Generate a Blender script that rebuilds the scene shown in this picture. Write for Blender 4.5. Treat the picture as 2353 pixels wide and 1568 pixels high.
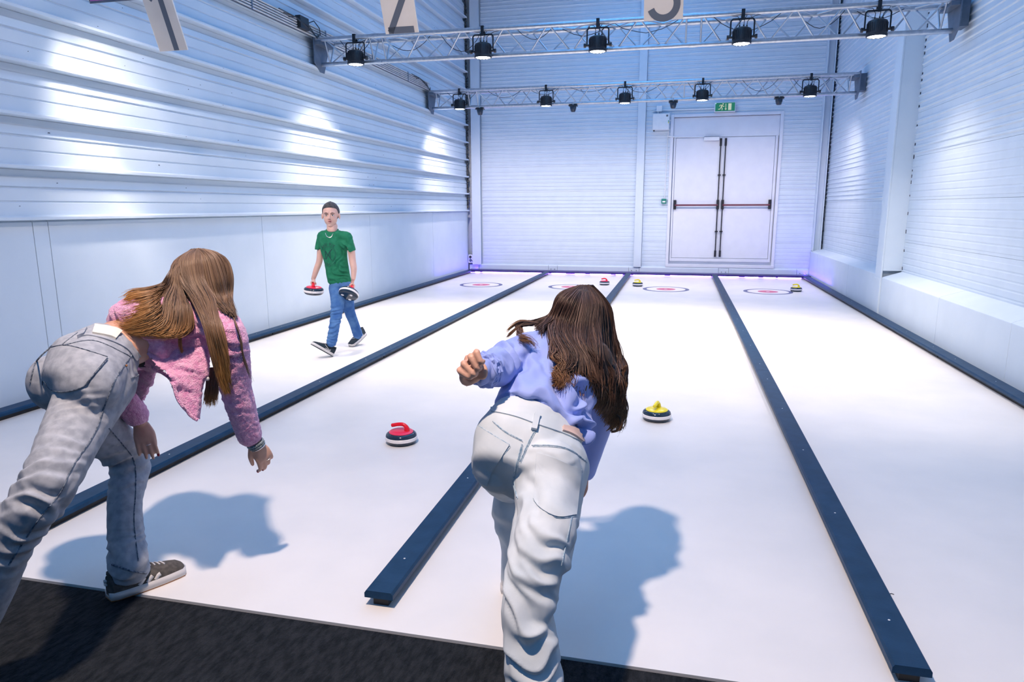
import bpy, bmesh, math, random
import numpy as np
from mathutils import Vector, Matrix, noise, kdtree
from mathutils.bvhtree import BVHTree

for o in list(bpy.data.objects):
    bpy.data.objects.remove(o, do_unlink=True)
sc = bpy.context.scene
COL = sc.collection
random.seed(7)
PI = math.pi

# ---------------------------------------------------------------- camera
CAMP = Vector((0.0, 0.0, 1.42))
F_PX = 1595.32
RV = Vector((0.97275261, 0.23183207, -0.00249965))
UV = Vector((-0.0415007, 0.18472145, 0.98191429))
FV = Vector((-0.22810096, 0.95505595, -0.18930947))
cd = bpy.data.cameras.new('camera')
cam = bpy.data.objects.new('camera', cd)
COL.objects.link(cam)
cam.matrix_world = Matrix(((RV.x, UV.x, -FV.x, CAMP.x), (RV.y, UV.y, -FV.y, CAMP.y), (RV.z, UV.z, -FV.z, CAMP.z), (0, 0, 0, 1)))
cd.sensor_width = 36.0
cd.lens = 36.0 * F_PX / 2353.0
cd.clip_start = 0.02
sc.camera = cam


def ray(x, y):
    return FV + RV * ((x - 1176.5) / F_PX) - UV * ((y - 784.0) / F_PX)


def P(x, y, Y):                       # photograph pixel -> point at depth Y
    d = ray(x, y)
    return CAMP + d * (Y / d.y)


def PZ(x, y, z=0.0):                  # photograph pixel -> point at height z
    d = ray(x, y)
    return CAMP + d * ((z - CAMP.z) / d.z)


# ---------------------------------------------------------------- light and exposure
sc.view_settings.view_transform = 'Standard'
sc.view_settings.look = 'None'
sc.view_settings.exposure = 0.0
sc.view_settings.gamma = 1.0
sc.view_settings.use_curve_mapping = False
wd = bpy.data.worlds.new('world')
sc.world = wd
wd.use_nodes = True
wd.node_tree.nodes['Background'].inputs[0].default_value = (0.10, 0.36, 0.72, 1)
wd.node_tree.nodes['Background'].inputs[1].default_value = 0.2

BLUE = (0.06, 0.42, 1.0)
WARM = (1.0, 0.70, 0.45)


def area(name, loc, size, size_y, energy, color, rot=(0, 0, 0)):
    l = bpy.data.lights.new(name, 'AREA')
    l.shape = 'RECTANGLE'
    l.size = size
    l.size_y = size_y
    l.energy = energy
    l.color = color
    o = bpy.data.objects.new(name, l)
    COL.objects.link(o)
    o.location = loc
    o.rotation_euler = rot
    return o


area('blue_fill_high', (-0.9, 8.0, 5.9), 2.6, 12.5, 200, BLUE)  # added blue ambient fill under the ceiling, not a hall fixture
area('blue_fill_rear', (-0.9, -2.5, 4.2), 6.0, 3.0, 35, BLUE, (math.radians(70), 0, 0))  # second added ambient fill, blue, from behind the camera


def spot(name, loc, energy, color, angle, blend, radius=0.06, target=None):
    l = bpy.data.lights.new(name, 'SPOT')
    l.energy = energy
    l.color = color
    l.spot_size = math.radians(angle)
    l.spot_blend = blend
    l.shadow_soft_size = radius
    o = bpy.data.objects.new(name, l)
    COL.objects.link(o)
    o.location = loc
    if target is not None:
        o.rotation_euler = (Vector(target) - Vector(loc)).to_track_quat('-Z', 'Y').to_euler()
    return o


# the high floodlight behind the players, and the stage lamps of the three trusses
spot('floodlight', (-1.02, 1.06, 4.0), 690, (1.0, 0.76, 0.60), 150, 1.0, 0.08, (-1.0, 2.4, 0))
LAMPX = (-3.97, -2.34, -0.99, 0.57, 1.91)
LAMP_E = {4.4: (110, (1.0, .80, .64), 84, 1.75), 8.5: (365, (1.0, .78, .60), 118, -.1), 12.6: (135, (1.0, .79, .72), 140, 1.5)}
for ty, (en, co_, an, ti) in LAMP_E.items():
    for lx in LAMPX:
        e2, a2, tg = en, an, (lx, ty - 0.05 + ti, 0) if ti else None
        if ty == 4.4 and lx < -3:
            e2, a2, tg = 720, 100, (lx - .35, ty + 2.5, .2)
        if ty == 4.4 and lx > 1.5:
            e2, a2, tg = 210, 100, (lx + .35, ty + 2.6, .2)
        if ty == 8.5 and lx > 1.5:
            e2 = 165
        if ty == 8.5 and lx < -3:
            e2 = 270
        if ty == 12.6 and lx < -3:
            e2 = 210
        spot('stage_light', (lx, ty - 0.05, 3.10), e2, co_, a2, 1.0, 0.07, tg)


# ---------------------------------------------------------------- materials
def principled(name, col, rough=0.6, metal=0.0, emis=None, estr=0.0, spec=0.5):
    m = bpy.data.materials.new(name)
    m.use_nodes = True
    b = m.node_tree.nodes['Principled BSDF']
    b.inputs['Base Color'].default_value = (col[0], col[1], col[2], 1)
    b.inputs['Roughness'].default_value = rough
    b.inputs['Metallic'].default_value = metal
    b.inputs['Specular IOR Level'].default_value = spec
    if emis:
        b.inputs['Emission Color'].default_value = (*emis, 1)
        b.inputs['Emission Strength'].default_value = estr
    return m


def textured(name, c1, c2, scale=20.0, rough=0.6, metal=0.0, bump=0.0, bscale=None, stretch=(1, 1, 1), detail=4, spec=0.5, lo=0.35, hi=0.65, bdist=0.002, sheen=0.0):
    m = principled(name, c1, rough, metal, spec=spec)
    nt = m.node_tree
    b = nt.nodes['Principled BSDF']
    tc = nt.nodes.new('ShaderNodeTexCoord')
    mp = nt.nodes.new('ShaderNodeMapping')
    mp.inputs['Scale'].default_value = stretch
    nt.links.new(tc.outputs['Object'], mp.inputs[0])
    n = nt.nodes.new('ShaderNodeTexNoise')
    n.inputs['Scale'].default_value = scale
    n.inputs['Detail'].default_value = detail
    nt.links.new(mp.outputs[0], n.inputs['Vector'])
    r = nt.nodes.new('ShaderNodeValToRGB')
    r.color_ramp.elements[0].position = lo
    r.color_ramp.elements[1].position = hi
    r.color_ramp.elements[0].color = (*c1, 1)
    r.color_ramp.elements[1].color = (*c2, 1)
    nt.links.new(n.outputs['Fac'], r.inputs[0])
    nt.links.new(r.outputs[0], b.inputs['Base Color'])
    if sheen:
        b.inputs['Sheen Weight'].default_value = sheen
    if bump:
        n2 = nt.nodes.new('ShaderNodeTexNoise')
        n2.inputs['Scale'].default_value = bscale or scale * 3
        n2.inputs['Detail'].default_value = 3
        nt.links.new(mp.outputs[0], n2.inputs['Vector'])
        bp = nt.nodes.new('ShaderNodeBump')
        bp.inputs['Strength'].default_value = bump
        bp.inputs['Distance'].default_value = bdist
        nt.links.new(n2.outputs['Fac'], bp.inputs['Height'])
        nt.links.new(bp.outputs[0], b.inputs['Normal'])
    return m


M = {}
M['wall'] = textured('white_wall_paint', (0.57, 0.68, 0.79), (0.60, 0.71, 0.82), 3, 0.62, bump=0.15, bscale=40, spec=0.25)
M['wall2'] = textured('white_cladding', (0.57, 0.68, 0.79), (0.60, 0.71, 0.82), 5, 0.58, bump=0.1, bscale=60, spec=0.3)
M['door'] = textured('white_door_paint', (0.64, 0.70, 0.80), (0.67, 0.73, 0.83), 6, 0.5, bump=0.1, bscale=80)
M['floor'] = textured('synthetic_ice', (0.74, 0.75, 0.76), (0.80, 0.80, 0.80), 2.2, 0.34, bump=0.25, bscale=14, stretch=(1, 1, 1), spec=0.35, bdist=0.003)
M['carpet'] = textured('dark_carpet', (0.008, 0.011, 0.015), (0.022, 0.026, 0.032), 55, 0.95, bump=1.0, bscale=160, stretch=(1, 0.35, 1), bdist=0.01, spec=0.15)
M['rail'] = textured('black_rail_plastic', (0.009, 0.036, 0.085), (0.014, 0.048, 0.110), 14, 0.45, bump=0.2, bscale=90, spec=0.22)
M['rail'].node_tree.nodes['Principled BSDF'].inputs['Specular Tint'].default_value = (.25, .60, 1, 1)
M['railbase'] = textured('black_rubber', (0.010, 0.011, 0.013), (0.018, 0.019, 0.021), 30, 0.6)
M['alu'] = textured('aluminium', (0.42, 0.47, 0.54), (0.52, 0.57, 0.64), 25, 0.34, 0.85, bump=0.05, bscale=90)
M['black'] = textured('black_plastic', (0.012, 0.013, 0.018), (0.02, 0.022, 0.028), 40, 0.42)
M['blackmetal'] = textured('black_metal', (0.010, 0.011, 0.016), (0.018, 0.02, 0.028), 40, 0.4, 0.2)
M['lens'] = principled('led_lens', (1, 1, 1), 0.2, emis=(0.92, 0.93, 1.0), estr=30)
M['lensring'] = principled('violet_lens_rim', (0.02, 0.01, 0.12), 0.3, emis=(0.08, 0.02, 0.6), estr=0.5)
M['grey'] = textured('grey_steel', (0.10, 0.14, 0.20), (0.14, 0.18, 0.25), 12, 0.45, 0.3)
M['card'] = textured('beige_board', (0.74, 0.71, 0.67), (0.80, 0.77, 0.73), 6, 0.7)
M['cardink'] = principled('grey_numeral_ink', (0.12, 0.15, 0.20), 0.6)
M['violet'] = principled('violet_led', (0.2, 0.1, 0.9), 0.4, emis=(0.62, 0.36, 1.0), estr=14)
M['violetboard'] = textured('dark_violet_board', (0.018, 0.010, 0.12), (0.028, 0.015, 0.18), 12, 0.4)
M['blue_ring'] = textured('blue_ring_print', (0.055, 0.07, 0.20), (0.07, 0.085, 0.23), 20, 0.4)
M['white_ring'] = principled('white_ring_print', (0.82, 0.80, 0.84), 0.4)
M['pink_ring'] = principled('pink_ring_print', (0.62, 0.10, 0.20), 0.4)
M['conduit'] = textured('grey_conduit', (0.45, 0.48, 0.50), (0.55, 0.57, 0.60), 10, 0.4)
M['foam'] = textured('torn_dark_foam', (0.03, 0.045, 0.06), (0.12, 0.12, 0.12), 20, 0.95, bump=1.0, bdist=0.02)
M['chip_gap'] = principled('chip_and_gap_shade', (0.03, 0.04, 0.07), 0.8)  # chips and small dark parts, also the shade in open rib ends
M['exitgreen'] = principled('exit_sign_green', (0.02, 0.22, 0.10), 0.4, emis=(0.02, 0.22, 0.10), estr=0.25)
M['exitcream'] = principled('exit_sign_cream', (0.75, 0.72, 0.45), 0.5, emis=(0.75, 0.70, 0.45), estr=0.25)
M['housing'] = textured('white_housing', (0.70, 0.76, 0.82), (0.76, 0.80, 0.85), 10, 0.4)
M['redbar'] = textured('dark_red_bar', (0.10, 0.012, 0.035), (0.13, 0.015, 0.04), 10, 0.35)
M['greenbox'] = principled('green_call_point', (0.01, 0.20, 0.15), 0.4)
M['stoneblue'] = textured('navy_stone_body', (0.012, 0.028, 0.055), (0.018, 0.038, 0.07), 20, 0.12)
M['stonewhite'] = principled('white_stone_band', (0.85, 0.83, 0.84), 0.35)
M['red'] = principled('red_plastic', (0.78, 0.012, 0.030), 0.22)
M['pinkred'] = principled('pinkish_red_disc', (0.85, 0.03, 0.10), 0.3)
M['yellow'] = principled('yellow_plastic', (0.85, 0.72, 0.02), 0.25)
M['rivet'] = principled('pale_screw', (0.75, 0.78, 0.80), 0.4)


# ---------------------------------------------------------------- mesh helpers
class MB:
    def __init__(s):
        s.v = []
        s.f = []

    def add(s, vs, fs):
        b = len(s.v)
        s.v.extend([tuple(v) for v in vs])
        s.f.extend([tuple(i + b for i in f) for f in fs])
        return s

    def box(s, x0, x1, y0, y1, z0, z1):
        return s.add([(x0, y0, z0), (x1, y0, z0), (x1, y1, z0), (x0, y1, z0), (x0, y0, z1), (x1, y0, z1), (x1, y1, z1), (x0, y1, z1)],
                     [(0, 3, 2, 1), (4, 5, 6, 7), (0, 1, 5, 4), (1, 2, 6, 5), (2, 3, 7, 6), (3, 0, 4, 7)])

    def prism(s, pts, axis, a, b, cap=True):
        """closed outline pts (u,v) swept along axis from a to b"""
        n = len(pts)

        def mk(u, v, w):
            return {'x': (w, u, v), 'y': (u, w, v), 'z': (u, v, w)}[axis]
        vs = [mk(u, v, a) for u, v in pts] + [mk(u, v, b) for u, v in pts]
        fs = [(i, (i + 1) % n, n + (i + 1) % n, n + i) for i in range(n)]
        if cap:
            fs += [tuple(range(n))[::-1], tuple(range(n, 2 * n))]
        return s.add(vs, fs)

    def tube(s, pts, r, n=8, cap=True):
        pts = [Vector(p) for p in pts]
        rs = r if isinstance(r, (list, tuple)) else [r] * len(pts)
        base = len(s.v)
        up = None
        for i, p in enumerate(pts):
            t = (pts[min(i + 1, len(pts) - 1)] - pts[max(i - 1, 0)])
            if t.length < 1e-9:
                t = Vector((0, 0, 1))
            t.normalize()
            if up is None:
                up = Vector((0, 0, 1)) if abs(t.z) < 0.9 else Vector((1, 0, 0))
            u = (up - t * up.dot(t)).normalized()
            w = t.cross(u)
            up = u
            for k in range(n):
                a = 2 * PI * k / n
                s.v.append(tuple(p + (u * math.cos(a) + w * math.sin(a)) * rs[i]))
        for i in range(len(pts) - 1):
            for k in range(n):
                a = base + i * n + k
                b = base + i * n + (k + 1) % n
                s.f.append((a, b, b + n, a + n))
        if cap:
            s.f.append(tuple(base + k for k in range(n))[::-1])
            e = base + (len(pts) - 1) * n
            s.f.append(tuple(e + k for k in range(n)))
        return s

    def lathe(s, prof, n=32, c=(0, 0, 0)):
        """prof list of (r,z)"""
        base = len(s.v)
        for r, z in prof:
            for k in range(n):
                a = 2 * PI * k / n
                s.v.append((c[0] + r * math.cos(a), c[1] + r * math.sin(a), c[2] + z))
        for i in range(len(prof) - 1):
            for k in range(n):
                a = base + i * n + k
                b = base + i * n + (k + 1) % n
                s.f.append((a, b, b + n, a + n))
        s.f.append(tuple(base + k for k in range(n))[::-1])
        e = base + (len(prof) - 1) * n
        s.f.append(tuple(e + k for k in range(n)))
        return s

    def mesh(s, name, mat, smooth=False):
        me = bpy.data.meshes.new(name)
        me.from_pydata(s.v, [], s.f)
        bm = bmesh.new()
        bm.from_mesh(me)
        bmesh.ops.recalc_face_normals(bm, faces=bm.faces)
        bm.to_mesh(me)
        bm.free()
        if mat is not None:
            me.materials.append(mat)
        if smooth:
            me.polygons.foreach_set('use_smooth', [True] * len(me.polygons))
            try:
                me.set_sharp_from_angle(angle=math.radians(38))
            except Exception:
                pass
        return me

    def build(s, name, mat, parent=None, smooth=False, bevel=0.0, seg=2):
        o = bpy.data.objects.new(name, s.mesh(name, mat, smooth))
        COL.objects.link(o)
        if parent is not None:
            o.parent = parent
        if bevel:
            b = o.modifiers.new('bevel', 'BEVEL')
            b.width = bevel
            b.segments = seg
            b.limit_method = 'ANGLE'
        return o


def tag(o, label=None, cat=None, group=None, kind=None):
    if label:
        o['label'] = label
    if cat:
        o['category'] = cat
    if group:
        o['group'] = group
    if kind:
        o['kind'] = kind
    return o


def empty(name, loc, label=None, cat=None, group=None, kind=None, rot=None):
    o = bpy.data.objects.new(name, None)
    COL.objects.link(o)
    o.location = loc
    o.empty_display_size = 0.1
    if rot is not None:
        o.rotation_euler = rot
    return tag(o, label, cat, group, kind)


def copy_tree(o, parent=None):
    c = o.copy()
    COL.objects.link(c)
    c.parent = parent
    for ch in [q for q in KIDS.get(o.name, [])]:
        copy_tree(ch, c)
    return c


KIDS = {}


def index_kids():
    KIDS.clear()
    for o in bpy.data.objects:
        if o.parent is not None:
            KIDS.setdefault(o.parent.name, []).append(o)


def fix(o, loc):
    """make mesh coordinates of the children relative to an empty that stands at loc (no rotation)"""
    for ch in o.children if hasattr(o, 'children') else []:
        ch.matrix_parent_inverse = Matrix.Translation(-Vector(loc))


def ribbon(pts, w, y0, y1, closed=False):
    """flat stroke along 2-D pts (u,v); returns MB prism pieces in the u-v plane swept along y"""
    m = MB()
    n = len(pts)
    L, Rr = [], []
    for i, p in enumerate(pts):
        p = Vector(p)
        a = Vector(pts[max(i - 1, 0)])
        b = Vector(pts[min(i + 1, n - 1)])
        if i in (0, n - 1):
            t = (b - a).normalized()
            k = 1
        else:
            t1 = (p - a).normalized()
            t2 = (b - p).normalized()
            t = (t1 + t2).normalized()
            k = 1 / max(0.35, t.dot(t1))
        nn = Vector((-t.y, t.x)) * (w / 2 * k)
        L.append(p + nn)
        Rr.append(p - nn)
    for i in range(n - 1):
        q = [L[i], L[i + 1], Rr[i + 1], Rr[i]]
        m.prism([(a.x, a.y) for a in q], 'y', y0, y1)
    return m
# ================================================================ the setting
YB = 15.0
XL, XR = -4.58, 2.80
HC = 6.4
# floor: synthetic ice sheets and the dark carpet
MB().box(XL - .2, XR + .2, 1.985, 15.3, -0.06, 0.0).build('floor', M['floor'])
tag(bpy.data.objects['floor'], kind='structure')
cp = MB()
nx = 60
cp.box(-7.0, 7.0, -6.0, 1.975, -0.06, -0.004)
co = cp.build('carpet', M['carpet'])
tag(co, 'dark charcoal carpet in front of the white curling lanes', 'carpet', kind='structure')
co['kind'] = 'structure'
del co['category']
del co['label']
co.name = 'floor'
cl = tag(MB().box(-7, 7, -6, 15.5, HC, HC + .1).build('ceiling', M['wall2']), kind='structure')

# ---- left wall: flat lower boards, horizontal sheet-metal trays above
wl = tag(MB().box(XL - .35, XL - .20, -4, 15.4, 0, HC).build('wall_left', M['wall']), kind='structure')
seams = [-4.0, -1.5, 1.3, 4.17, 4.30, 7.06, 9.9, 12.7, 14.98]
for a, b in zip(seams[:-1], seams[1:]):
    MB().prism([(XL - .2, 0), (XL, 0), (XL, 1.32), (XL - .02, 1.335), (XL - .2, 1.335)], 'y', a + .003, b - .003).build('panel', M['wall'], wl)
PT = 0.362
k = 0
z = 1.335
while z < HC - .05:
    zt = min(z + PT, HC)
    h = zt - z
    prof = [(XL - .20, z), (XL + .055, z), (XL + .062, z + .004), (XL + .062, z + .022), (XL + .050, z + .030), (XL + .002, z + .036),
            (XL - .002, z + .125), (XL - .010, z + .130), (XL - .010, z + .136), (XL - .002, z + .141), (XL + .0, z + .222),
            (XL - .010, z + .228), (XL - .010, z + .236), (XL + .004, z + .242), (XL - .012, z + .300), (XL - .03, z + .312), (XL - .035, z + PT - .002), (XL - .20, z + PT - .002)]
    pn = MB().prism(prof, 'y', -4.0, 14.93).build('panel', M['wall'], wl)
    z += PT
    k += 1
# little chips and screw holes along the trays
rr = random.Random(4)
ch = MB()
for i in range(120):
    zz = 1.335 + PT * rr.randint(0, 10) + rr.choice([0.012, 0.06, 0.10, 0.17, 0.27])
    yy = rr.uniform(3.2, 14)
    w = rr.uniform(0.002, 0.006)
    on = abs((zz - 1.335) % PT - 0.012) < 1e-3
    xx = XL + (.0625 if on else 0.004)
    ch.box(xx - .004, xx + .0008, yy, yy + w * rr.choice([1, 1, 2, 3]), zz, zz + w)
tag(ch.build('paint_chip', M['chip_gap'], wl), kind='stuff')

# ---- back wall
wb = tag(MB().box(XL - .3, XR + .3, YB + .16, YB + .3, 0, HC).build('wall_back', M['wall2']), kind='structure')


def ribbed(z0, z1, d, x, ribs=True):
    """outline of one cladding panel, depth d towards the room is added with sign by caller"""
    pts = [(x, z0 + .0012), (x, z0 + .016)]
    zz = z0 + .03
    pitch = 0.0765
    while zz + pitch <= z1 - .01:
        if ribs:
            pts += [(x, zz), (x + d, zz + .010), (x + d, zz + .026), (x, zz + .034)]
        else:
            pts += [(x, zz), (x + d * .25, zz + .006), (x + d * .25, zz + .060), (x, zz + .066)]
        zz += pitch
    pts += [(x, z1 - .012), (x, z1 - .0012)]
    return pts


def clad(wall, axis, face, back, sgn, a, b, zs, ribs_from):
    for z0, z1 in zip(zs[:-1], zs[1:]):
        pr = ribbed(z0, z1, sgn * .013, face, z0 >= ribs_from)
        pr = pr + [(back, z1 - .0012), (back, z0 + .0012)]
        MB().prism(pr, axis, a, b).build('panel', M['wall2'], wall)


ZS = [0.0, .17, .695, 1.22, 1.745, 2.27, 2.795, 3.32, 3.845, 4.37, 4.895, 5.42, 5.945, HC]
yw = YB + .05
clad(wb, 'x', yw, YB + .17, -1, -4.26, -.93, ZS, 1.2)
clad(wb, 'x', yw, YB + .17, -1, -.76, -.262, ZS, 1.2)
clad(wb, 'x', yw, YB + .17, -1, 1.90, 2.59, ZS, 1.2)
clad(wb, 'x', yw, YB + .17, -1, -.262, 1.90, [3.26, 3.845, 4.37, 4.895, 5.42, 5.945, HC], 1.2)
clad(wb, 'x', yw + .06, YB + .17, -1, -4.55, -4.46, ZS, 9)
# columns of the back wall (I-sections: web and two flanges)


def column(x0, x1, y0, y1, z0, z1, t=.016, axis='x'):
    m = MB()
    if axis == 'x':          # flange faces the room (-y)
        m.box(x0, x1, y0, y0 + t, z0, z1)
        m.box(x0, x1, y1 - t, y1, z0, z1)
        xm = (x0 + x1) / 2
        m.box(xm - t / 2, xm + t / 2, y0 + t, y1 - t, z0, z1)
    else:
        m.box(x0, x0 + t, y0, y1, z0, z1)
        m.box(x1 - t, x1, y0, y1, z0, z1)
        ym = (y0 + y1) / 2
        m.box(x0 + t, x1 - t, ym - t / 2, ym + t / 2, z0, z1)
    return m


tag(column(-4.47, -4.27, YB - .06, YB + .10, .165, HC).build('trim_1', M['wall2'], bevel=.003), kind='structure')
tag(MB().box(-.925, -.765, YB - .03, YB + .10, .165, HC).build('trim_2', M['wall2'], bevel=.006), kind='structure')
c3 = MB().box(2.58, 2.60, YB - .12, YB + .10, .55, HC).box(2.60, 2.72, YB - .03, YB - .015, .55, HC).box(2.715, 2.735, YB - .12, YB + .10, .55, HC)
tag(c3.build('trim_3', M['wall2'], bevel=.003), kind='structure')
# torn foam in the left corner
fm = MB()
z = 1.4
rr = random.Random(11)
while z < 6.2:
    h = rr.uniform(.04, .13)
    w = rr.uniform(.012, .045)
    fm.add([(XL + .005, YB - .07, z), (XL + .02 + w, YB - .075 + rr.uniform(-.01, .02), z + h * .3), (XL + .015 + w * rr.uniform(.3, 1), YB - .06, z + h), (XL + .005, YB - .05, z + h), (XL, YB + .02, z), (XL + w, YB + .02, z + h * .4), (XL, YB + .02, z + h)],
           [(0, 1, 2, 3), (0, 4, 5, 1), (1, 5, 6, 2), (2, 6, 3), (0, 3, 6, 4)])
    z += h
tag(fm.build('trim_4', M['foam']), kind='structure')
# white ledge beam along the foot of the back wall, in sections with bolt plates
lb = empty('baseboard_back', (0, 0, 0), kind='structure')
lsec = [-4.56, -4.33, -2.76, -2.56, -1.02, -.80, .82, 1.02, 2.34, 2.57]
for i, (a, b) in enumerate(zip(lsec[:-1], lsec[1:])):
    pr = .006 if i % 2 else 0
    MB().prism([(YB - pr, .02), (YB + .14, .02), (YB + .14, .17), (YB + .02 - pr, .172), (YB - pr, .155)], 'x', a + .003, b - .003).build('board', M['wall2'], lb)
for x in (-4.4, -2.70, -2.62, -.96, -.86, .88, .96, 2.4, 2.5):
    MB().lathe([(.008, 0), (.008, .006), (.004, .01)], 8).build('bolt', M['chip_gap'], lb).matrix_world = Matrix.Translation((x, YB - .004, .09)) @ Matrix.Rotation(PI / 2, 4, 'X')

# ---- the double door
d1 = empty('door_1', (0, 0, 0), kind='structure')
MB().box(-.262, 1.90, YB + .10, YB + .16, .17, 3.26).build('backing_board', M['door'], d1)
fr = MB()
for (a, b, c, d) in ((-.262, -.20, .20, 3.26), (1.84, 1.90, .20, 3.26)):
    fr.box(a, b, YB + .02, YB + .12, c, d)
fr.box(-.20, 1.84, YB + .02, YB + .12, 3.20, 3.26)
fr.box(-.262, 1.90, YB + .0, YB + .12, .175, .235)
fr.build('door_frame', M['door'], d1, bevel=.006)
MB().box(-.198, 1.838, YB + .07, YB + .12, 2.80, 3.19).build('transom_panel', M['door'], d1, bevel=.004)
f2 = MB()
f2.box(-.185, -.150, YB + .045, YB + .12, .30, 2.80).box(1.775, 1.82, YB + .045, YB + .12, .30, 2.80).box(-.15, 1.775, YB + .045, YB + .12, .30, .365)
f2.build('inner_frame', M['door'], d1, bevel=.004)
leafs = []
for (a, b) in ((-.145, .765), (.800, 1.770)):
    lf = MB().box(a, b, YB + .06, YB + .11, .372, 2.79).build('door_leaf', M['door'], d1, bevel=.004)
    leafs.append(lf)
    x0, x1 = a + .03, b - .03
    zb = 1.468
    hb = MB()
    for xx in (x0, x1):
        hb.box(xx - .026, xx + .026, YB - .005, YB + .06, zb - .10, zb + .09)
    hb.build('panic_bar_bracket', M['blackmetal'], lf, bevel=.008)
    MB().tube([(x0, YB - .02, zb - .015), (x1, YB - .02, zb - .015)], .017, 10).build('panic_bar', M['redbar'], lf, smooth=True)
    vx = b - .03 if a < 0 else a + .03
    v = MB().tube([(vx, YB + .03, .42), (vx, YB + .03, 2.74)], .011, 8)
    for z0, z1 in ((.40, .53), (2.62, 2.77)):
        v.tube([(vx, YB + .03, z0), (vx, YB + .03, z1)], .021, 8)
    for zc in (.92, 2.05):
        v.box(vx - .028, vx + .028, YB + .005, YB + .06, zc - .012, zc + .012)
    v.build('lock_rod', M['blackmetal'], lf, smooth=True)
MB().box(.766, .799, YB + .055, YB + .09, .38, 2.79).build('meeting_strip', M['door'], d1, bevel=.003)

# ---- door closer box, cabinet, conduit, sign
cz = empty('door_closer', (.56, YB, 2.76), 'white door closer box above the left door leaf beside the black rods', 'door closer')
MB().box(-.16, .14, -.035, .055, -.035, .035).build('housing', M['housing'], cz, bevel=.006)
MB().box(-.16, .14, -.02, .055, .036, .042).build('arm', M['chip_gap'], cz)
cb = empty('control_cabinet', (-.455, YB, 2.93), 'pale wall cabinet with a small black emblem left of the double door', 'cabinet')
MB().box(-.165, .165, -.10, .05, .02, .34).build('body', M['housing'], cb, bevel=.004)
MB().box(-.155, .155, -.106, -.1, .03, .33).build('door', M['housing'], cb, bevel=.003)
MB().box(.10, .135, -.110, -.105, .275, .31).build('emblem', M['black'], cb)
MB().box(.108, .122, -.1115, -.1095, .289, .295).box(.112, .116, -.1115, -.1095, .284, .300).build('emblem_mark', M['rivet'], cb)
MB().box(.142, .156, -.110, -.105, .17, .20).build('green_sticker', M['exitgreen'], cb)
MB().box(.142, .156, -.110, -.105, .145, .165).build('yellow_sticker', M['yellow'], cb)
MB().box(-.15, -.12, -.085, -.02, .0, .022).build('cable_gland', M['black'], cb)
jb = empty('junction_box', (-.50, YB, 3.37), 'small white square junction box above the wall cabinet', 'junction box')
MB().box(-.055, .055, -.05, .05, -.055, .055).build('box', M['housing'], jb, bevel=.006)
MB().tube([(-.02, -.01, -.054), (-.02, -.01, -.095)], .012, 8).build('gland', M['housing'], jb, smooth=True)
cpz = MB().tube([(-.64, YB + .02, 3.325), (-.62, YB + .02, 3.335), (-.54, YB + .02, 3.335)], .013, 8).tube([(-.46, YB + .02, 3.345), (.585, YB + .02, 3.345)], .013, 8)
tag(cpz.build('cable_conduit', M['housing'], smooth=True), 'white conduit running from the junction box to the green exit sign', 'conduit')
cc2 = MB().tube([(-.30, YB + .03, 2.93), (-.302, YB + .03, 2.86), (-.315, YB + .03, 2.83), (-.33, YB + .03, 1.58)], .009, 8).tube([(-.31, YB + .02, 2.83), (-.22, YB + .01, 2.825), (-.16, YB + .01, 2.81), (.42, YB + .01, 2.80)], .012, 8)
tag(cc2.build('cable_conduit', M['housing'], smooth=True), 'thin white conduit dropping from the cabinet beside the left door edge', 'conduit')
gb = empty('call_point', (-.34, YB, 1.535), 'small green emergency call box at the left of the double door', 'call box')
MB().box(-.05, .05, -.03, .05, -.05, .05).build('box', M['greenbox'], gb, bevel=.005)
MB().box(-.03, .03, -.034, -.028, -.026, .004).build('window', M['rivet'], gb)
ex = empty('exit_sign', (.775, YB, 3.36), 'green exit sign with running figure, down arrow and door above the doors', 'exit sign')
MB().box(-.20, .20, -.05, .05, -.095, .095).build('housing', M['housing'], ex, bevel=.006)
MB().box(-.185, .185, -.056, -.048, -.078, .078).build('panel', M['exitgreen'], ex)
fg = MB()
yf0, yf1 = -.060, -.055
fg.add(*[(lambda q: (q.v, q.f))(q) for q in [ribbon([(-.055, .035), (-.075, -.005)], .024, yf0, yf1)]][0])
for pts, w in (([(-.055, .035), (-.095, .035), (-.110, .010)], .011), ([(-.055, .032), (-.035, .008), (-.015, .012)], .011), ([(-.075, -.003), (-.052, -.028), (-.056, -.062)], .013), ([(-.078, -.008), (-.095, -.040), (-.130, -.042)], .013)):
    q = ribbon(pts, w, yf0, yf1)
    fg.add(q.v, q.f)
cxy = [(-.040 + .013 * math.cos(a * PI / 6), .055 + .013 * math.sin(a * PI / 6)) for a in range(12)]
fg.prism(cxy, 'y', yf0, yf1)
fg.build('running_figure', M['exitcream'], ex)
ar = MB().box(.008, .019, yf0, yf1, -.035, .06)
ar.prism([(-.008, -.032), (.035, -.032), (.0135, -.064)], 'y', yf0, yf1)
ar.build('arrow', M['exitcream'], ex)
MB().box(.06, .12, yf0, yf1, -.062, .062).build('door_pictogram', M['exitcream'], ex)
MB().box(-.18, -.172, -.0605, -.055, .062, .070).build('indicator', principled('indicator_led', (1, 1, 1), emis=(.8, 1, 1), estr=4), ex)

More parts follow.
